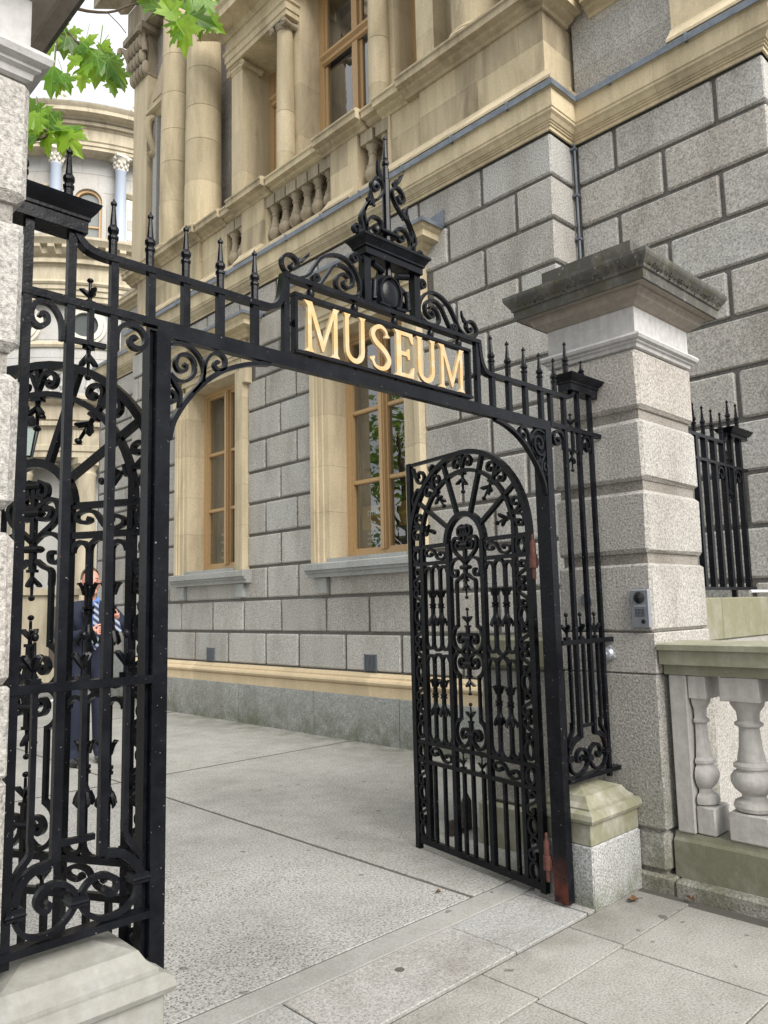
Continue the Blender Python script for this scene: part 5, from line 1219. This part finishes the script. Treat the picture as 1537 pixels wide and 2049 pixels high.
# ashlar joints as real recessed courses on the first floor drum
for z0 in [9.45+0.62*k for k in range(3)]+[14.15+0.64*k for k in range(5)]:
    R_ = RR-0.44 if z0 < 13 else RR-0.54
    for k in range(11):
        a0 = base_a+rad(-52+10*k+(5 if int(z0*10) % 2 else 0)); m_ = MB()
        if z0 > 13 and abs((k*10-52+(5 if int(z0*10) % 2 else 0))+8.0) < 7 and z0 < 16: continue
        m_.lathe([(R_-0.1, z0+0.006), (R_, z0+0.01), (R_, z0+0.60), (R_-0.1, z0+0.606)], CX0, CY0, 4, a0+rad(0.12), a0+rad(9.88)); m_.build('ashlar_block', G_ROT, drum)
def beads(r, z, h, w, n, mat, name, span=70):
    m_ = MB()
    for k in range(n):
        a = base_a+rad(-span+2*span*k/n); c, s = math.cos(a), math.sin(a)
        q = MB().box(0, -w/2, z, 0.10, w/2, z+h).xf(Matrix.Translation((CX0+r*c, CY0+r*s, 0)) @ Matrix.Rotation(a, 4, 'Z')); m_.add(q.v, q.f)
    o = m_.build(name, mat, rot); o['kind'] = 'stuff'; return o
# upper entablature and roof edge
rl_([(RR-0.6, 17.28), (RR+0.02, 17.28), (RR+0.02, 17.40), (RR+0.06, 17.41), (RR+0.06, 17.52), (RR+0.10, 17.56), (RR+0.04, 17.58), (RR+0.04, 17.98), (RR+0.10, 18.02), (RR+0.10, 18.05), (RR+0.12, 18.20), (RR+0.22, 18.24), (RR+0.24, 18.30), (RR+0.52, 18.33), (RR+0.52, 18.46), (RR+0.60, 18.55), (RR+0.62, 18.60), (RR+0.2, 18.66)], SAND_R, 'upper_entablature')
beads(RR+0.09, 18.07, 0.11, 0.09, 200, SAND_R, 'dentils')
rl_([(RR+0.40, 18.62), (RR+0.40, 18.78), (RR-1.0, 19.1), (RR-4, 19.6)], SLATE, 'roof_edge')
for a in (-11.5, 8.3, -31, 28):
    A_ = base_a+rad(-a) if False else base_a+rad(a)
    m_ = MB(); m_.ball((0, 0, 18.86), 0.17, 10, 8, (0.7, 1.1, 1.35)); m_.box(-0.18, -0.20, 18.62, 0.12, 0.20, 18.80); m_.ball((0.08, -0.12, 18.82), 0.09); m_.ball((0.08, 0.12, 18.82), 0.09); m_.ball((0.06, 0, 19.04), 0.08)
    m_.xf(Matrix.Translation((CX0+(RR+0.42)*math.cos(A_), CY0+(RR+0.42)*math.sin(A_), 0)) @ Matrix.Rotation(A_, 4, 'Z')); m_.build('antefix', CAPW, rot)
# upper columns: blue grey shafts with carved capitals
def at(a, r): A_ = base_a+rad(a); return CX0+r*math.cos(A_), CY0+r*math.sin(A_), A_
for a in (-52, -33, -14.2, 4.6, 23.5, 42):
    x, y, A_ = at(a, RR-0.22)
    c = MB().lathe([(0.205, 14.16), (0.20, 14.9), (0.175, 16.72), (0.19, 16.74), (0.19, 16.78)], x, y, 20).build('column', MARB, rot)
    MB().lathe([(0.28, 14.0), (0.28, 14.06), (0.25, 14.08), (0.27, 14.12), (0.22, 14.16)], x, y, 20).build('base', CAPW, c)
    k_ = MB().lathe([(0.17, 16.78), (0.18, 16.95), (0.22, 17.12), (0.29, 17.20)], x, y, 16)
    for lv, (zz_, rr_, n_) in enumerate(((16.90, 0.20, 8), (17.03, 0.23, 8), (17.14, 0.30, 4))):
        for k in range(n_):
            b_ = A_+2*PI*(k+(0.5 if lv else 0))/n_; k_.ball((x+rr_*math.cos(b_), y+rr_*math.sin(b_), zz_), 0.055, 6, 5, (1, 1, 1.2 if lv < 2 else 1))
    k_.box(x-0.28, y-0.28, 17.20, x+0.28, y+0.28, 17.279); k_.build('capital', CAPW, c)
# arched window and pale panel between the columns
def on_drum(mb, a, r): x, y, A_ = at(a, r); return mb.xf(Matrix.Translation((x, y, 0)) @ Matrix.Rotation(A_+PI/2, 4, 'Z'))
def arch_pts(w, z0, zs, n=14): return [(-w, z0), (w, z0)]+[(w*math.cos(PI*k/n), zs+w*math.sin(PI*k/n)) for k in range(n+1)]
for aw in (-4.8,):
    wn_ = on_drum(MB().ribbon([(-0.40, 14.02), (-0.40, 15.62)]+[(-0.40*math.cos(PI*k/14), 15.62+0.40*math.sin(PI*k/14)) for k in range(15)]+[(0.40, 15.62), (0.40, 14.02)], 0.09, -0.12, 0.10), aw, RR-0.56).build('window', WOOD, rot)
    on_drum(MB().ribbon([(-0.52, 14.0), (-0.52, 15.62)]+[(-0.52*math.cos(PI*k/14), 15.62+0.52*math.sin(PI*k/14)) for k in range(15)]+[(0.52, 15.62), (0.52, 14.0)], 0.14, -0.20, 0.10), aw, RR-0.56).build('surround', G_ROT, wn_)
    on_drum(MB().poly(arch_pts(0.36, 14.02, 15.62), 0.0, 0.02), aw, RR-0.56+0.03).build('pane', GLASS, wn_)
    on_drum(MB().poly(arch_pts(0.38, 14.02, 15.62), 0.06, 0.065), aw, RR-0.56+0.06).build('room_interior', plain('grey_interior', (0.16, 0.17, 0.165), 0.9, var=0.4, scale=3), wn_)
    for z in (14.72, 15.5): on_drum(MB().box(-0.36, -0.06, z, 0.36, 0.06, z+0.055), aw, RR-0.56+0.02).build('glazing_bar', WOOD, wn_)
for ap in (-23.6, 14.2, -43):
    p_ = on_drum(MB().box(-0.80, -0.04, 14.05, 0.80, 0.10, 15.95), ap, RR-0.56).build('blind_panel', CAPW, rot)
    for i in range(4):
        for k in range(5): on_drum(MB().box(-0.76+i*0.385, -0.052, 14.10+k*0.365, -0.395+i*0.385, -0.041, 14.45+k*0.365), ap, RR-0.56).build('panel_tile', random.choice((CAPW, G_ROT)), p_)
    on_drum(MB().mould_y([(0, 15.98), (0.06, 15.98), (0.16, 16.10), (0.16, 16.18), (0, 16.22)], 0, -0.9, 0.9), ap, RR-0.56).build('panel_hood', SAND_R, p_)
# main cornice between the storeys
rl_([(RR-0.55, 13.93), (RR+0.50, 13.93), (RR+0.50, 13.84), (RR+0.40, 13.74), (RR+0.36, 13.68), (RR+0.20, 13.66), (RR+0.16, 13.42), (RR+0.04, 13.36), (RR+0.04, 13.10), (RR-0.02, 13.04), (RR-0.02, 12.62), (RR+0.10, 12.50), (RR+0.06, 12.44), (RR+0.02, 12.42), (RR+0.02, 12.28), (RR-0.03, 12.26), (RR-0.03, 12.10), (RR-0.08, 12.08), (RR-0.08, 11.92), (RR-0.4, 11.90)], SAND_R, 'middle_entablature')
beads(RR+0.04, 13.14, 0.13, 0.10, 180, SAND_R, 'dentils')
for k in range(44):
    a = base_a+rad(-80+3.7*k); c, s = math.cos(a), math.sin(a)
    MB().mould_y([(0, 13.42), (0.10, 13.45), (0.20, 13.52), (0.26, 13.56), (0.26, 13.655), (0, 13.655)], 0, -0.10, 0.10).xf(Matrix.Translation((CX0+(RR+0.14)*c, CY0+(RR+0.14)*s, 0)) @ Matrix.Rotation(a+PI/2, 4, 'Z')).build('modillion', SAND_R, rot)
# round windows
for a in (-4.8, -23.6, 14):
    o_ = on_drum(MB().ribbon([(0.50*math.cos(2*PI*k/28), 11.21+0.50*math.sin(2*PI*k/28)) for k in range(29)], 0.16, -0.13, 0.08), a, RR-0.44).build('round_window', CAPW, rot)
    on_drum(MB().ribbon([(0.64*math.cos(2*PI*k/28), 11.21+0.64*math.sin(2*PI*k/28)) for k in range(29)], 0.10, -0.08, 0.08), a, RR-0.44).build('outer_ring', CAPW, o_)
    on_drum(MB().poly([(0.44*math.cos(2*PI*k/28), 11.21+0.44*math.sin(2*PI*k/28)) for k in range(28)], -0.02, 0.0), a, RR-0.44).build('pane', CURT, o_)
rl_([(RR-0.45, 10.42), (RR-0.38, 10.42), (RR-0.34, 10.50), (RR-0.38, 10.62), (RR-0.45, 10.62)], SAND_R, 'sill_band')
# parapet balustrade over the porch
RP = RR+0.6
rl_([(RP-0.2, 9.20), (RP+0.02, 9.20), (RP+0.06, 9.26), (RP+0.06, 9.36), (RP-0.25, 9.38)], G_ROT, 'porch_parapet_rail'); rl_([(RP-0.2, 8.45), (RP+0.05, 8.45), (RP+0.05, 8.60), (RP-0.2, 8.60)], G_ROT, 'porch_parapet_base')
pm_ = MB().lathe([(0.09, 8.60), (0.06, 8.66), (0.12, 8.80), (0.06, 8.98), (0.09, 9.10), (0.09, 9.20)], 0, 0, 10).mesh('baluster', G_ROT)
for k in range(44):
    x, y, A_ = at(-66+3.0*k, RP-0.05); inst(pm_, 'baluster', rot, (x, y, 0))
rl_([(RP-1.4, 8.44), (RP+0.40, 8.42), (RP+0.42, 8.30), (RP+0.30, 8.20), (RP+0.14, 8.16), (RP+0.10, 7.70), (RP+0.02, 7.66), (RP+0.02, 7.46), (RP-0.04, 7.40), (RP-0.04, 6.92), (RP+0.02, 6.88), (RP+0.02, 6.72), (RP-0.03, 6.70), (RP-0.03, 6.52), (RP-0.7, 6.50)], SAND_R, 'porch_entablature')
beads(RP+0.02, 7.50, 0.14, 0.10, 170, SAND_R, 'dentils')
for k in range(11):
    a = -60+11.0*k
    for w in (-0.7, 0, 0.7):
        on_drum(MB().box(-0.045, -0.03, 6.95, 0.045, 0.06, 7.38), a+w*1.1, RP-0.02).build('triglyph', SAND_R, rot)
for a in (-3.2, -19.5, -36, 13, 30):
    x, y, A_ = at(a, RP-0.42)
    c = MB().lathe([(0.42, 0.28), (0.40, 0.34), (0.36, 0.36), (0.355, 2.2), (0.31, 5.95), (0.335, 6.0), (0.335, 6.05), (0.31, 6.07), (0.31, 6.15), (0.40, 6.30)], x, y, 28).build('porch_column', SAND_R, rot)
    MB().box(x-0.44, y-0.44, 6.30, x+0.44, y+0.44, 6.495).build('abacus', SAND_R, c); MB().box(x-0.46, y-0.46, 0, x+0.46, y+0.46, 0.28).build('column_plinth', SAND_R, c)
rl_([(RP-2.4, 0.0), (RP-2.4, 6.49)], SAND_R, 'porch_back_wall')
for a in (-4, -26, 18): on_drum(MB().box(-0.75, -0.10, 0.1, 0.75, 0.05, 3.6).box(-0.95, -0.16, 3.6, 0.95, 0.05, 3.85), a, RP-2.4).build('doorway', plain('brown_door_%d' % int(a), (0.09, 0.07, 0.05), 0.6), rot)
rl_([(RP-2.5, 0.15), (RP+0.5, 0.15), (RP+0.5, 0.0)], CONC, 'porch_step')
# pale plinth with ledge, notice board and white rail near the porch
pl = thing('stone_plinth', 'pale stone plinth with a ledge glimpsed through the left gate leaf', 'plinth', (6.9, 18.6, 0))
MB().box(6.2, 18.2, 0, 7.5, 19.0, 2.05).box(6.1, 18.1, 2.05, 7.6, 19.1, 2.2).box(6.15, 18.15, 0.0, 7.55, 19.05, 0.3).build('plinth_block', SAND_R, pl)
nb = thing('notice_board', 'dark narrow notice board with a red mark left of the man', 'notice board', (5.75, 15.1, 0))
MB().box(5.68, 15.05, 0.6, 5.98, 15.12, 1.75).build('board', plain('brown_board', (0.07, 0.055, 0.045), 0.6), nb); MB().box(5.76, 15.035, 1.55, 5.84, 15.049, 1.63).build('red_mark', plain('red_sign', (0.5, 0.03, 0.03), 0.5), nb); MB().box(5.80, 15.06, 0, 5.86, 15.11, 0.6).build('post', DARKP, nb)
wr = thing('white_barrier', 'thin white metal barrier post and rail behind the left gate leaf', 'barrier', (4.35, 11.1, 0))
MB().box(4.30, 11.05, 0, 4.36, 11.11, 1.62).build('post', WHITE, wr); MB().tube([(4.33, 11.08, 0.45), (3.7, 10.4, 0.40), (3.72, 10.3, 0.0)], 0.02).build('rail', WHITE, wr)
lm = thing('lantern', 'black framed glass lantern on a post left of the rotunda porch', 'lamp', (5.43, 16.0, 0))
MB().lathe([(0.09, 0), (0.09, 0.4), (0.05, 0.5), (0.045, 4.55), (0.06, 4.6), (0.03, 4.75)], 5.43, 16.0, 12).build('post', BLACK, lm)
MB().lathe([(0.13, 4.78), (0.24, 5.36)], 5.43, 16.0, 6, smooth=False).build('glass', plain('lantern_glass', (0.36, 0.44, 0.42), 0.2), lm)
lf = MB()
for k in range(6):
    a = 2*PI*k/6; lf.tube([(5.43+0.135*math.cos(a), 16+0.135*math.sin(a), 4.77), (5.43+0.245*math.cos(a), 16+0.245*math.sin(a), 5.36)], 0.018, 6)
lf.lathe([(0.15, 4.74), (0.15, 4.78)], 5.43, 16.0, 6); lf.lathe([(0.29, 5.36), (0.29, 5.42), (0.16, 5.62), (0.05, 5.72), (0.07, 5.78), (0.01, 5.9)], 5.43, 16.0, 6, smooth=False); lf.build('lantern_frame', BLACK, lm)

# ================================================================== TREES
def leaf_outline():
    P_ = []   # five-lobed plane leaf, stalk at the origin, pointing +x
    lob = [(-115, 0.42), (-95, 0.30), (-72, 0.74), (-60, 0.58), (-50, 0.66), (-36, 0.42), (-22, 0.78), (-13, 0.76), (-6, 0.90), (0, 1.08), (6, 0.90), (13, 0.76), (22, 0.78), (36, 0.42), (50, 0.66), (60, 0.58), (72, 0.74), (95, 0.30), (115, 0.42)]
    return [(0.30+0.72*r*math.cos(rad(a)), 0.85*r*math.sin(rad(a))) for a, r in lob]
LO = leaf_outline()
def leaf_mesh(name, fold):
    v = [(0.0, 0.0, 0.0), (0.35, 0.0, 0.03)]+[(x, y, fold*abs(y)-0.42*max(0, x-0.45)**2-0.22*y*y+0.03*math.sin(9*x+7*y)) for x, y in LO]
    n_ = len(LO); f = [(1, 2+k, 3+k) for k in range(n_-1)]+[(1, 2+n_-1, 0), (1, 0, 2)]
    v += [(-0.62, 0.0, 0.10), (0.02, 0.016, 0.0), (0.02, -0.016, 0.0), (-0.62, 0.028, 0.10)]; f += [(n_+2, n_+4, n_+3, n_+5)]
    m_ = MB().add(v, f, True); return m_.mesh(name, LEAF)
LM = [leaf_mesh('leaf', fd) for fd in (0.14, 0.38, -0.16)]
tree = thing('plane_tree', 'plane tree whose leafy twigs hang into the top left corner', 'tree', (-2.2, 7.4, 0))
MB().tube([(-2.2, 7.4, 0), (-2.15, 7.35, 1.5), (-2.0, 7.3, 3.0), (-1.7, 7.1, 4.6), (-1.2, 6.7, 6.2)], [0.24, 0.19, 0.16, 0.12, 0.06], 12).build('trunk', BARK, tree)
def twig(p, r): MB().tube([tuple(q) for q in cr([tuple(v) for v in p], 4)], r, 6).build('branch', BARK, tree)
j0 = Vector((-1.75, 7.1, 4.4))
b1 = [j0, Vector((-0.2, 6.0, 5.4)), Vector((1.366, 4.392, 5.365)), Vector((1.497, 4.031, 4.993)), Vector((1.665, 3.856, 4.928)), Vector((1.787, 3.745, 4.980)), Vector((1.897, 3.635, 4.894)), Vector((1.973, 3.537, 4.791))]
b2 = [j0, Vector((-0.4, 6.0, 4.8)), Vector((1.358, 4.185, 5.128)), Vector((1.441, 3.945, 4.812)), Vector((1.496, 3.871, 4.679)), Vector((1.584, 3.782, 4.585)), Vector((1.635, 3.705, 4.481))]
b3 = [j0, Vector((-0.4, 5.6, 4.3)), Vector((1.171, 3.825, 4.018)), Vector((1.248, 3.695, 3.904)), Vector((1.321, 3.670, 3.987)), Vector((1.396, 3.642, 3.974))]
for b_ in (b1, b2, b3): n_ = (len(b_)-1)*4+1; twig(b_, [0.022*(1-i/n_)**2.2+0.003 for i in range(n_)])
twig([Vector((1.787, 3.745, 4.980)), Vector((1.834, 3.689, 4.935)), Vector((1.945, 3.609, 4.856))], 0.003); twig([Vector((1.665, 3.856, 4.928)), Vector((1.722, 3.831, 4.873)), Vector((1.756, 3.815, 4.828))], 0.0028); twig([Vector((1.441, 3.945, 4.812)), Vector((1.410, 3.903, 4.594)), Vector((1.387, 3.858, 4.413))], 0.0028)
LV = [ # twig-end leaves: position, length, hanging angle
 (1.949, 3.493, 4.758, 0.27, 262), (1.874, 3.534, 4.855, 0.20, 120), (1.912, 3.536, 4.734, 0.14, 230), (1.998, 3.442, 4.814, 0.20, -15), (2.071, 3.422, 4.812, 0.16, -30),
 (1.978, 3.477, 4.908, 0.18, 95), (2.056, 3.466, 4.958, 0.17, -60), (1.825, 3.671, 4.955, 0.17, 160), (1.878, 3.645, 4.932, 0.15, 200), (1.963, 3.542, 4.871, 0.15, 200),
 (2.050, 3.493, 4.813, 0.12, 250), (1.895, 3.545, 4.805, 0.13, 190), (1.824, 3.672, 5.025, 0.18, 120), (1.967, 3.597, 5.051, 0.20, 60), (2.134, 3.501, 5.081, 0.16, 20),
 (1.442, 3.945, 4.747, 0.18, 60), (1.409, 3.957, 4.683, 0.19, 250), (1.455, 3.918, 4.691, 0.20, 270), (1.485, 3.875, 4.646, 0.18, 300), (1.423, 3.952, 4.782, 0.15, 100),
 (1.490, 3.873, 4.730, 0.10, 10), (1.514, 3.810, 4.594, 0.17, 250), (1.543, 3.799, 4.638, 0.16, 60), (1.598, 3.754, 4.621, 0.14, 60), (1.622, 3.744, 4.589, 0.12, 80),
 (1.554, 3.794, 4.554, 0.19, 230), (1.577, 3.763, 4.519, 0.24, 262), (1.611, 3.716, 4.504, 0.22, -40), (1.638, 3.682, 4.470, 0.20, -60), (1.527, 3.805, 4.505, 0.17, 200),
 (1.670, 3.690, 4.455, 0.16, -75), (1.493, 3.840, 4.528, 0.15, 220), (1.387, 3.858, 4.407, 0.15, 110), (1.372, 3.842, 4.380, 0.20, 262), (1.435, 3.819, 4.381, 0.14, 290),
 (1.416, 3.848, 4.359, 0.13, 240), (1.648, 3.732, 4.410, 0.12, 285), (1.525, 3.827, 4.436, 0.13, 260), (1.247, 3.748, 4.089, 0.17, 110), (1.249, 3.694, 4.015, 0.17, -30),
 (1.247, 3.695, 3.956, 0.20, 250), (1.285, 3.682, 3.966, 0.20, 280), (1.296, 3.657, 3.907, 0.16, 265), (1.335, 3.643, 3.969, 0.19, 10), (1.371, 3.630, 3.989, 0.18, 20),
 (1.379, 3.595, 3.912, 0.19, -55), (1.359, 3.656, 3.927, 0.14, 280), (1.315, 3.693, 4.044, 0.14, 60), (1.403, 3.596, 3.960, 0.14, -20), (1.232, 3.700, 3.892, 0.15, 220),
 (1.292, 3.733, 4.094, 0.13, 40), (1.341, 3.683, 4.051, 0.12, 130)]
SPR, UPV, OUTV = Vector((0.72, -0.69, 0)), Vector((-0.07, -0.10, 0.99)), Vector((-0.69, -0.71, -0.12))   # the spray spreads along the boundary line
for i, (lx, ly, lz, s, ang) in enumerate(LV):
    p = Vector((lx, ly, lz))
    X = (SPR*math.cos(rad(ang))+UPV*math.sin(rad(ang))).normalized(); Nn = (OUTV+Vector((random.uniform(-.5, .5), random.uniform(-.5, .5), random.uniform(0.0, 0.8)))).normalized()
    Nn = (Nn-X*Nn.dot(X)).normalized(); Yv = Nn.cross(X)
    o = bpy.data.objects.new('leaf', LM[i % 3]); col.objects.link(o); o.parent = tree
    Mx = Matrix((X, Yv, Nn)).transposed().to_4x4(); s *= 0.80
    p = p-X*s*0.42-Vector((0, 0, 0.02))+Vector((0, 0, 0.02))
    o.matrix_local = Matrix.Translation(p-Vector(tree.location)) @ Mx @ Matrix.Scale(s, 4)
def crown(root, c, rad_, n, zmin, seed, keep=None):
    random.seed(seed); m_ = MB()
    blobs = [(Vector(c)+Vector((random.gauss(0, .5)*rad_[0], random.gauss(0, .5)*rad_[1], random.gauss(0, .5)*rad_[2])), random.uniform(0.28, 0.5)) for k in range(26)]
    for k in range(n):
        bc_, br = random.choice(blobs); d = Vector((random.gauss(0, 1), random.gauss(0, 1), random.gauss(0, 1))).normalized()
        p = bc_+Vector((d.x*rad_[0], d.y*rad_[1], d.z*rad_[2]))*br*random.uniform(0.55, 1.05)
        if p.z < zmin or (keep and not keep(p)): continue
        X = Vector((random.gauss(0, 1), random.gauss(0, 1), random.gauss(0, .6)-.3)).normalized(); Nn = Vector((random.gauss(0, .6), random.gauss(0, .6), 1)); Nn = (Nn-X*Nn.dot(X)).normalized(); Y_ = Nn.cross(X); s = random.uniform(.15, .24)
        v = [p+(X*x+Y_*y+Nn*(0.15*abs(y)))*s for x, y in ((0, 0), (.25, -.5), (.55, -.42), (.62, -.2), (1.05, 0), (.62, .2), (.55, .42), (.25, .5))]
        m_.add(v, [(0, 1, 2, 3, 4, 5, 6, 7)])
    o = m_.build('crown', LEAF, root); o['kind'] = 'stuff'; return o
crown(tree, (-2.4, 8.2, 7.2), (2.6, 2.6, 2.0), 2600, 4.6, 5, keep=lambda p: p.x/p.y < 0.14)
t2 = thing('forecourt_tree', 'leafy tree standing out of frame, mirrored in the near window glass', 'tree', (-1.6, 14.6, 0))
MB().tube([(-1.6, 14.6, 0), (-1.55, 14.6, 2.0), (-1.5, 14.7, 4.0), (-1.3, 14.8, 6.5)], [0.22, 0.17, 0.13, 0.05], 12).build('trunk', BARK, t2)
for k in range(7): a = 0.9*k; MB().tube([(-1.5, 14.7, 3.0+0.3*k), (-1.5+1.1*math.cos(a), 14.7+1.1*math.sin(a), 3.9+0.3*k), (-1.5+2.2*math.cos(a), 14.7+2.2*math.sin(a), 4.6+0.3*k)], [0.06, 0.04, 0.015], 6).build('branch', BARK, t2)
crown(t2, (-1.5, 14.9, 5.5), (2.2, 2.8, 2.2), 1250, 2.6, 9, keep=lambda p: p.x/p.y < 0.22)
random.seed(3)

# ================================================================== PERSON
man = thing('person', 'man in navy suit, blue shirt and striped tie seen through the left gate leaf', 'person', (3.80, 8.55, 0), rotz=math.atan2(-0.985, -0.17))
man.location = (3.60, 8.46, 0)
Sx = 1.155      # local frame: +x forward, +y to his left
def skin(name, mat, verts, edges, radii, parent, sub=2, flat=1.0):
    me = bpy.data.meshes.new(name); me.from_pydata([tuple(c*Sx for c in v) for v in verts], edges, []); o = bpy.data.objects.new(name, me); col.objects.link(o)
    md = o.modifiers.new('s', 'SKIN'); ms_ = o.modifiers.new('u', 'SUBSURF'); ms_.levels = sub; ms_.render_levels = sub
    for sv, r in zip(me.skin_vertices[0].data, radii):
        sv.radius = (r[0]*Sx, r[1]*Sx) if isinstance(r, tuple) else (r*Sx, r*Sx)
    me.skin_vertices[0].data[0].use_root = True
    dg = bpy.context.evaluated_depsgraph_get(); m2 = bpy.data.meshes.new_from_object(o.evaluated_get(dg))
    bpy.data.objects.remove(o); m2.materials.clear(); m2.materials.append(mat); m2.polygons.foreach_set('use_smooth', [True]*len(m2.polygons)); m2.name = name
    q = bpy.data.objects.new(name, m2); col.objects.link(q); q.parent = parent; return q
V = [(0, 0, 0.95), (0, 0, 1.12), (0.02, 0, 1.30), (0.02, 0, 1.44), (0.03, 0, 1.52),          # pelvis .. neck base
     (0.0, 0.20, 1.42), (0.10, 0.36, 1.20), (0.24, 0.21, 1.31),                             # left arm
     (0.0, -0.20, 1.42), (0.05, -0.28, 1.16), (0.25, -0.06, 1.21),                          # right arm
     (0, 0.10, 0.90), (0.02, 0.11, 0.50), (-0.02, 0.12, 0.10), (0.12, 0.13, 0.035),
     (0, -0.10, 0.90), (0.05, -0.11, 0.50), (0.02, -0.12, 0.10), (0.16, -0.13, 0.035)]
Ed = [(0, 1), (1, 2), (2, 3), (3, 4), (3, 5), (5, 6), (6, 7), (3, 8), (8, 9), (9, 10), (0, 11), (11, 12), (12, 13), (13, 14), (0, 15), (15, 16), (16, 17), (17, 18)]
Rr = [0.14, 0.145, 0.15, 0.13, 0.065, 0.075, 0.058, 0.042, 0.075, 0.058, 0.042, 0.095, 0.075, 0.055, 0.045, 0.095, 0.075, 0.055, 0.045]
skin('suit', NAVY, V, Ed, Rr, man)
head = MB().ball((0.055*Sx, 0, 1.685*Sx), 0.105*Sx, 18, 14, (0.95, 0.76, 1.16)); head.tube([(0.03*Sx, 0, 1.46*Sx), (0.04*Sx, 0, 1.62*Sx)], 0.055*Sx, 12)
head.ball((0.165*Sx, 0, 1.668*Sx), 0.02*Sx, 8, 6, (1.1, .8, 1.5)); head.ball((0.11*Sx, 0, 1.59*Sx), 0.045*Sx, 10, 8, (1, 1.1, .8))
for s_ in (-1, 1): head.ball((0.04*Sx, s_*0.082*Sx, 1.675*Sx), 0.03*Sx, 8, 6, (.7, .4, 1.1))
ho = head.build('head', SKIN, man)
for s_ in (-1, 1): MB().ball((0.147*Sx, s_*0.034*Sx, 1.695*Sx), 0.0065*Sx, 8, 6, (.5, 1.3, .8)).build('eye', HAIR, ho); MB().box(0.140*Sx, (s_*0.034-0.018)*Sx, 1.716*Sx, 0.148*Sx, (s_*0.034+0.018)*Sx, 1.722*Sx).build('eyebrow', HAIR, ho)
MB().box(0.142*Sx, -0.026*Sx, 1.613*Sx, 0.152*Sx, 0.026*Sx, 1.620*Sx).build('mouth', plain('lips', (0.35, 0.10, 0.09), 0.6), ho)
hr = MB().ball((0.020*Sx, 0, 1.725*Sx), 0.108*Sx, 18, 14, (0.96, 0.80, 1.02)); hr.v = [(x-(0.03 if z < 1.70*Sx else 0) if x > 0.05*Sx and z < 1.745*Sx else x, y, z) for x, y, z in hr.v]
hr.v = [(min(x, 0.03*Sx) if z < 1.775*Sx else x, y, max(z, 1.64*Sx)) for x, y, z in hr.v]; hr.build('hair', HAIR, man)
MB().poly([(-0.055*Sx, 1.50*Sx), (0.055*Sx, 1.50*Sx), (0.012*Sx, 1.16*Sx), (-0.012*Sx, 1.16*Sx)], 0, 0.02).xf(Matrix.Translation((0.175*Sx, 0, 0)) @ Matrix.Rotation(PI/2, 4, 'Z')).build('shirt', SHIRT, man)
MB().poly([(-0.018*Sx, 1.50*Sx), (0.018*Sx, 1.50*Sx), (0.036*Sx, 1.10*Sx), (0, 1.05*Sx), (-0.036*Sx, 1.10*Sx)], 0, 0.008).xf(Matrix.Translation((0.20*Sx, 0.02*Sx, 0)) @ Matrix.Rotation(PI/2, 4, 'Z')).build('tie', TIE, man)
def hand(wrist, d, side, parent):
    w = Vector(wrist); d = Vector(d).normalized(); up_ = Vector((0, 0, 1)); lat = d.cross(up_).normalized()
    verts = [w, w+d*0.045, w+d*0.085]; edges = [(0, 1), (1, 2)]; radii = [(0.026, 0.022), (0.036, 0.02), (0.034, 0.018)]
    for k, (o_, L_) in enumerate(((-0.030, .062), (-0.010, .075), (0.010, .072), (0.030, .055))):
        i0 = len(verts); b0 = w+d*0.085+up_*o_
        verts += [b0, b0+d*L_*0.5+lat*side*0.008, b0+d*L_*0.8+lat*side*0.035, b0+d*L_*0.75+lat*side*0.055]
        edges += [(2, i0), (i0, i0+1), (i0+1, i0+2), (i0+2, i0+3)]; radii += [0.0095, 0.009, 0.0085, 0.007]
    i0 = len(verts); b0 = w+d*0.03+up_*0.035
    verts += [b0, b0+d*0.03+up_*0.02+lat*side*0.02, b0+d*0.055+up_*0.022+lat*side*0.04]; edges += [(1, i0), (i0, i0+1), (i0+1, i0+2)]; radii += [0.012, 0.010, 0.008]
    skin('hand', SKIN, [tuple(v) for v in verts], edges, radii, parent, 1)
hand((0.255, 0.20, 1.32), (0.45, -0.35, 0.75), 1, man); hand((0.27, -0.045, 1.215), (0.6, 0.6, 0.15), -1, man)
MB().poly([(0.17*Sx, 1.345*Sx), (0.20*Sx, 1.345*Sx), (0.235*Sx, 1.22*Sx), (0.205*Sx, 1.20*Sx), (0.175*Sx, 1.22*Sx)], 0, 0.008).xf(Matrix.Translation((0.285*Sx, 0, 0)) @ Matrix.Rotation(PI/2, 4, 'Z')).build('tie_end', TIE, man)
for s_ in (-1, 1):
    MB().poly([(s_*0.055*Sx, 1.50*Sx), (s_*0.105*Sx, 1.44*Sx), (s_*0.085*Sx, 1.33*Sx), (s_*0.012*Sx, 1.14*Sx)], 0, 0.012).xf(Matrix.Translation((0.192*Sx, 0, 0)) @ Matrix.Rotation(PI/2, 4, 'Z')).build('lapel', NAVY, man)
    MB().poly([(0.0, 1.50*Sx), (s_*0.055*Sx, 1.545*Sx), (s_*0.06*Sx, 1.50*Sx), (s_*0.02*Sx, 1.455*Sx)], 0, 0.012).xf(Matrix.Translation((0.150*Sx, 0, 0)) @ Matrix.Rotation(PI/2, 4, 'Z')).build('collar', SHIRT, man)
for (fx_, fy_) in ((0.05, 0.125), (0.09, -0.125)):
    MB().ball((fx_*Sx, fy_*Sx, 0.045*Sx), 0.06*Sx, 12, 8, (2.2, 0.85, 0.75)).build('shoe', DARKP, man)
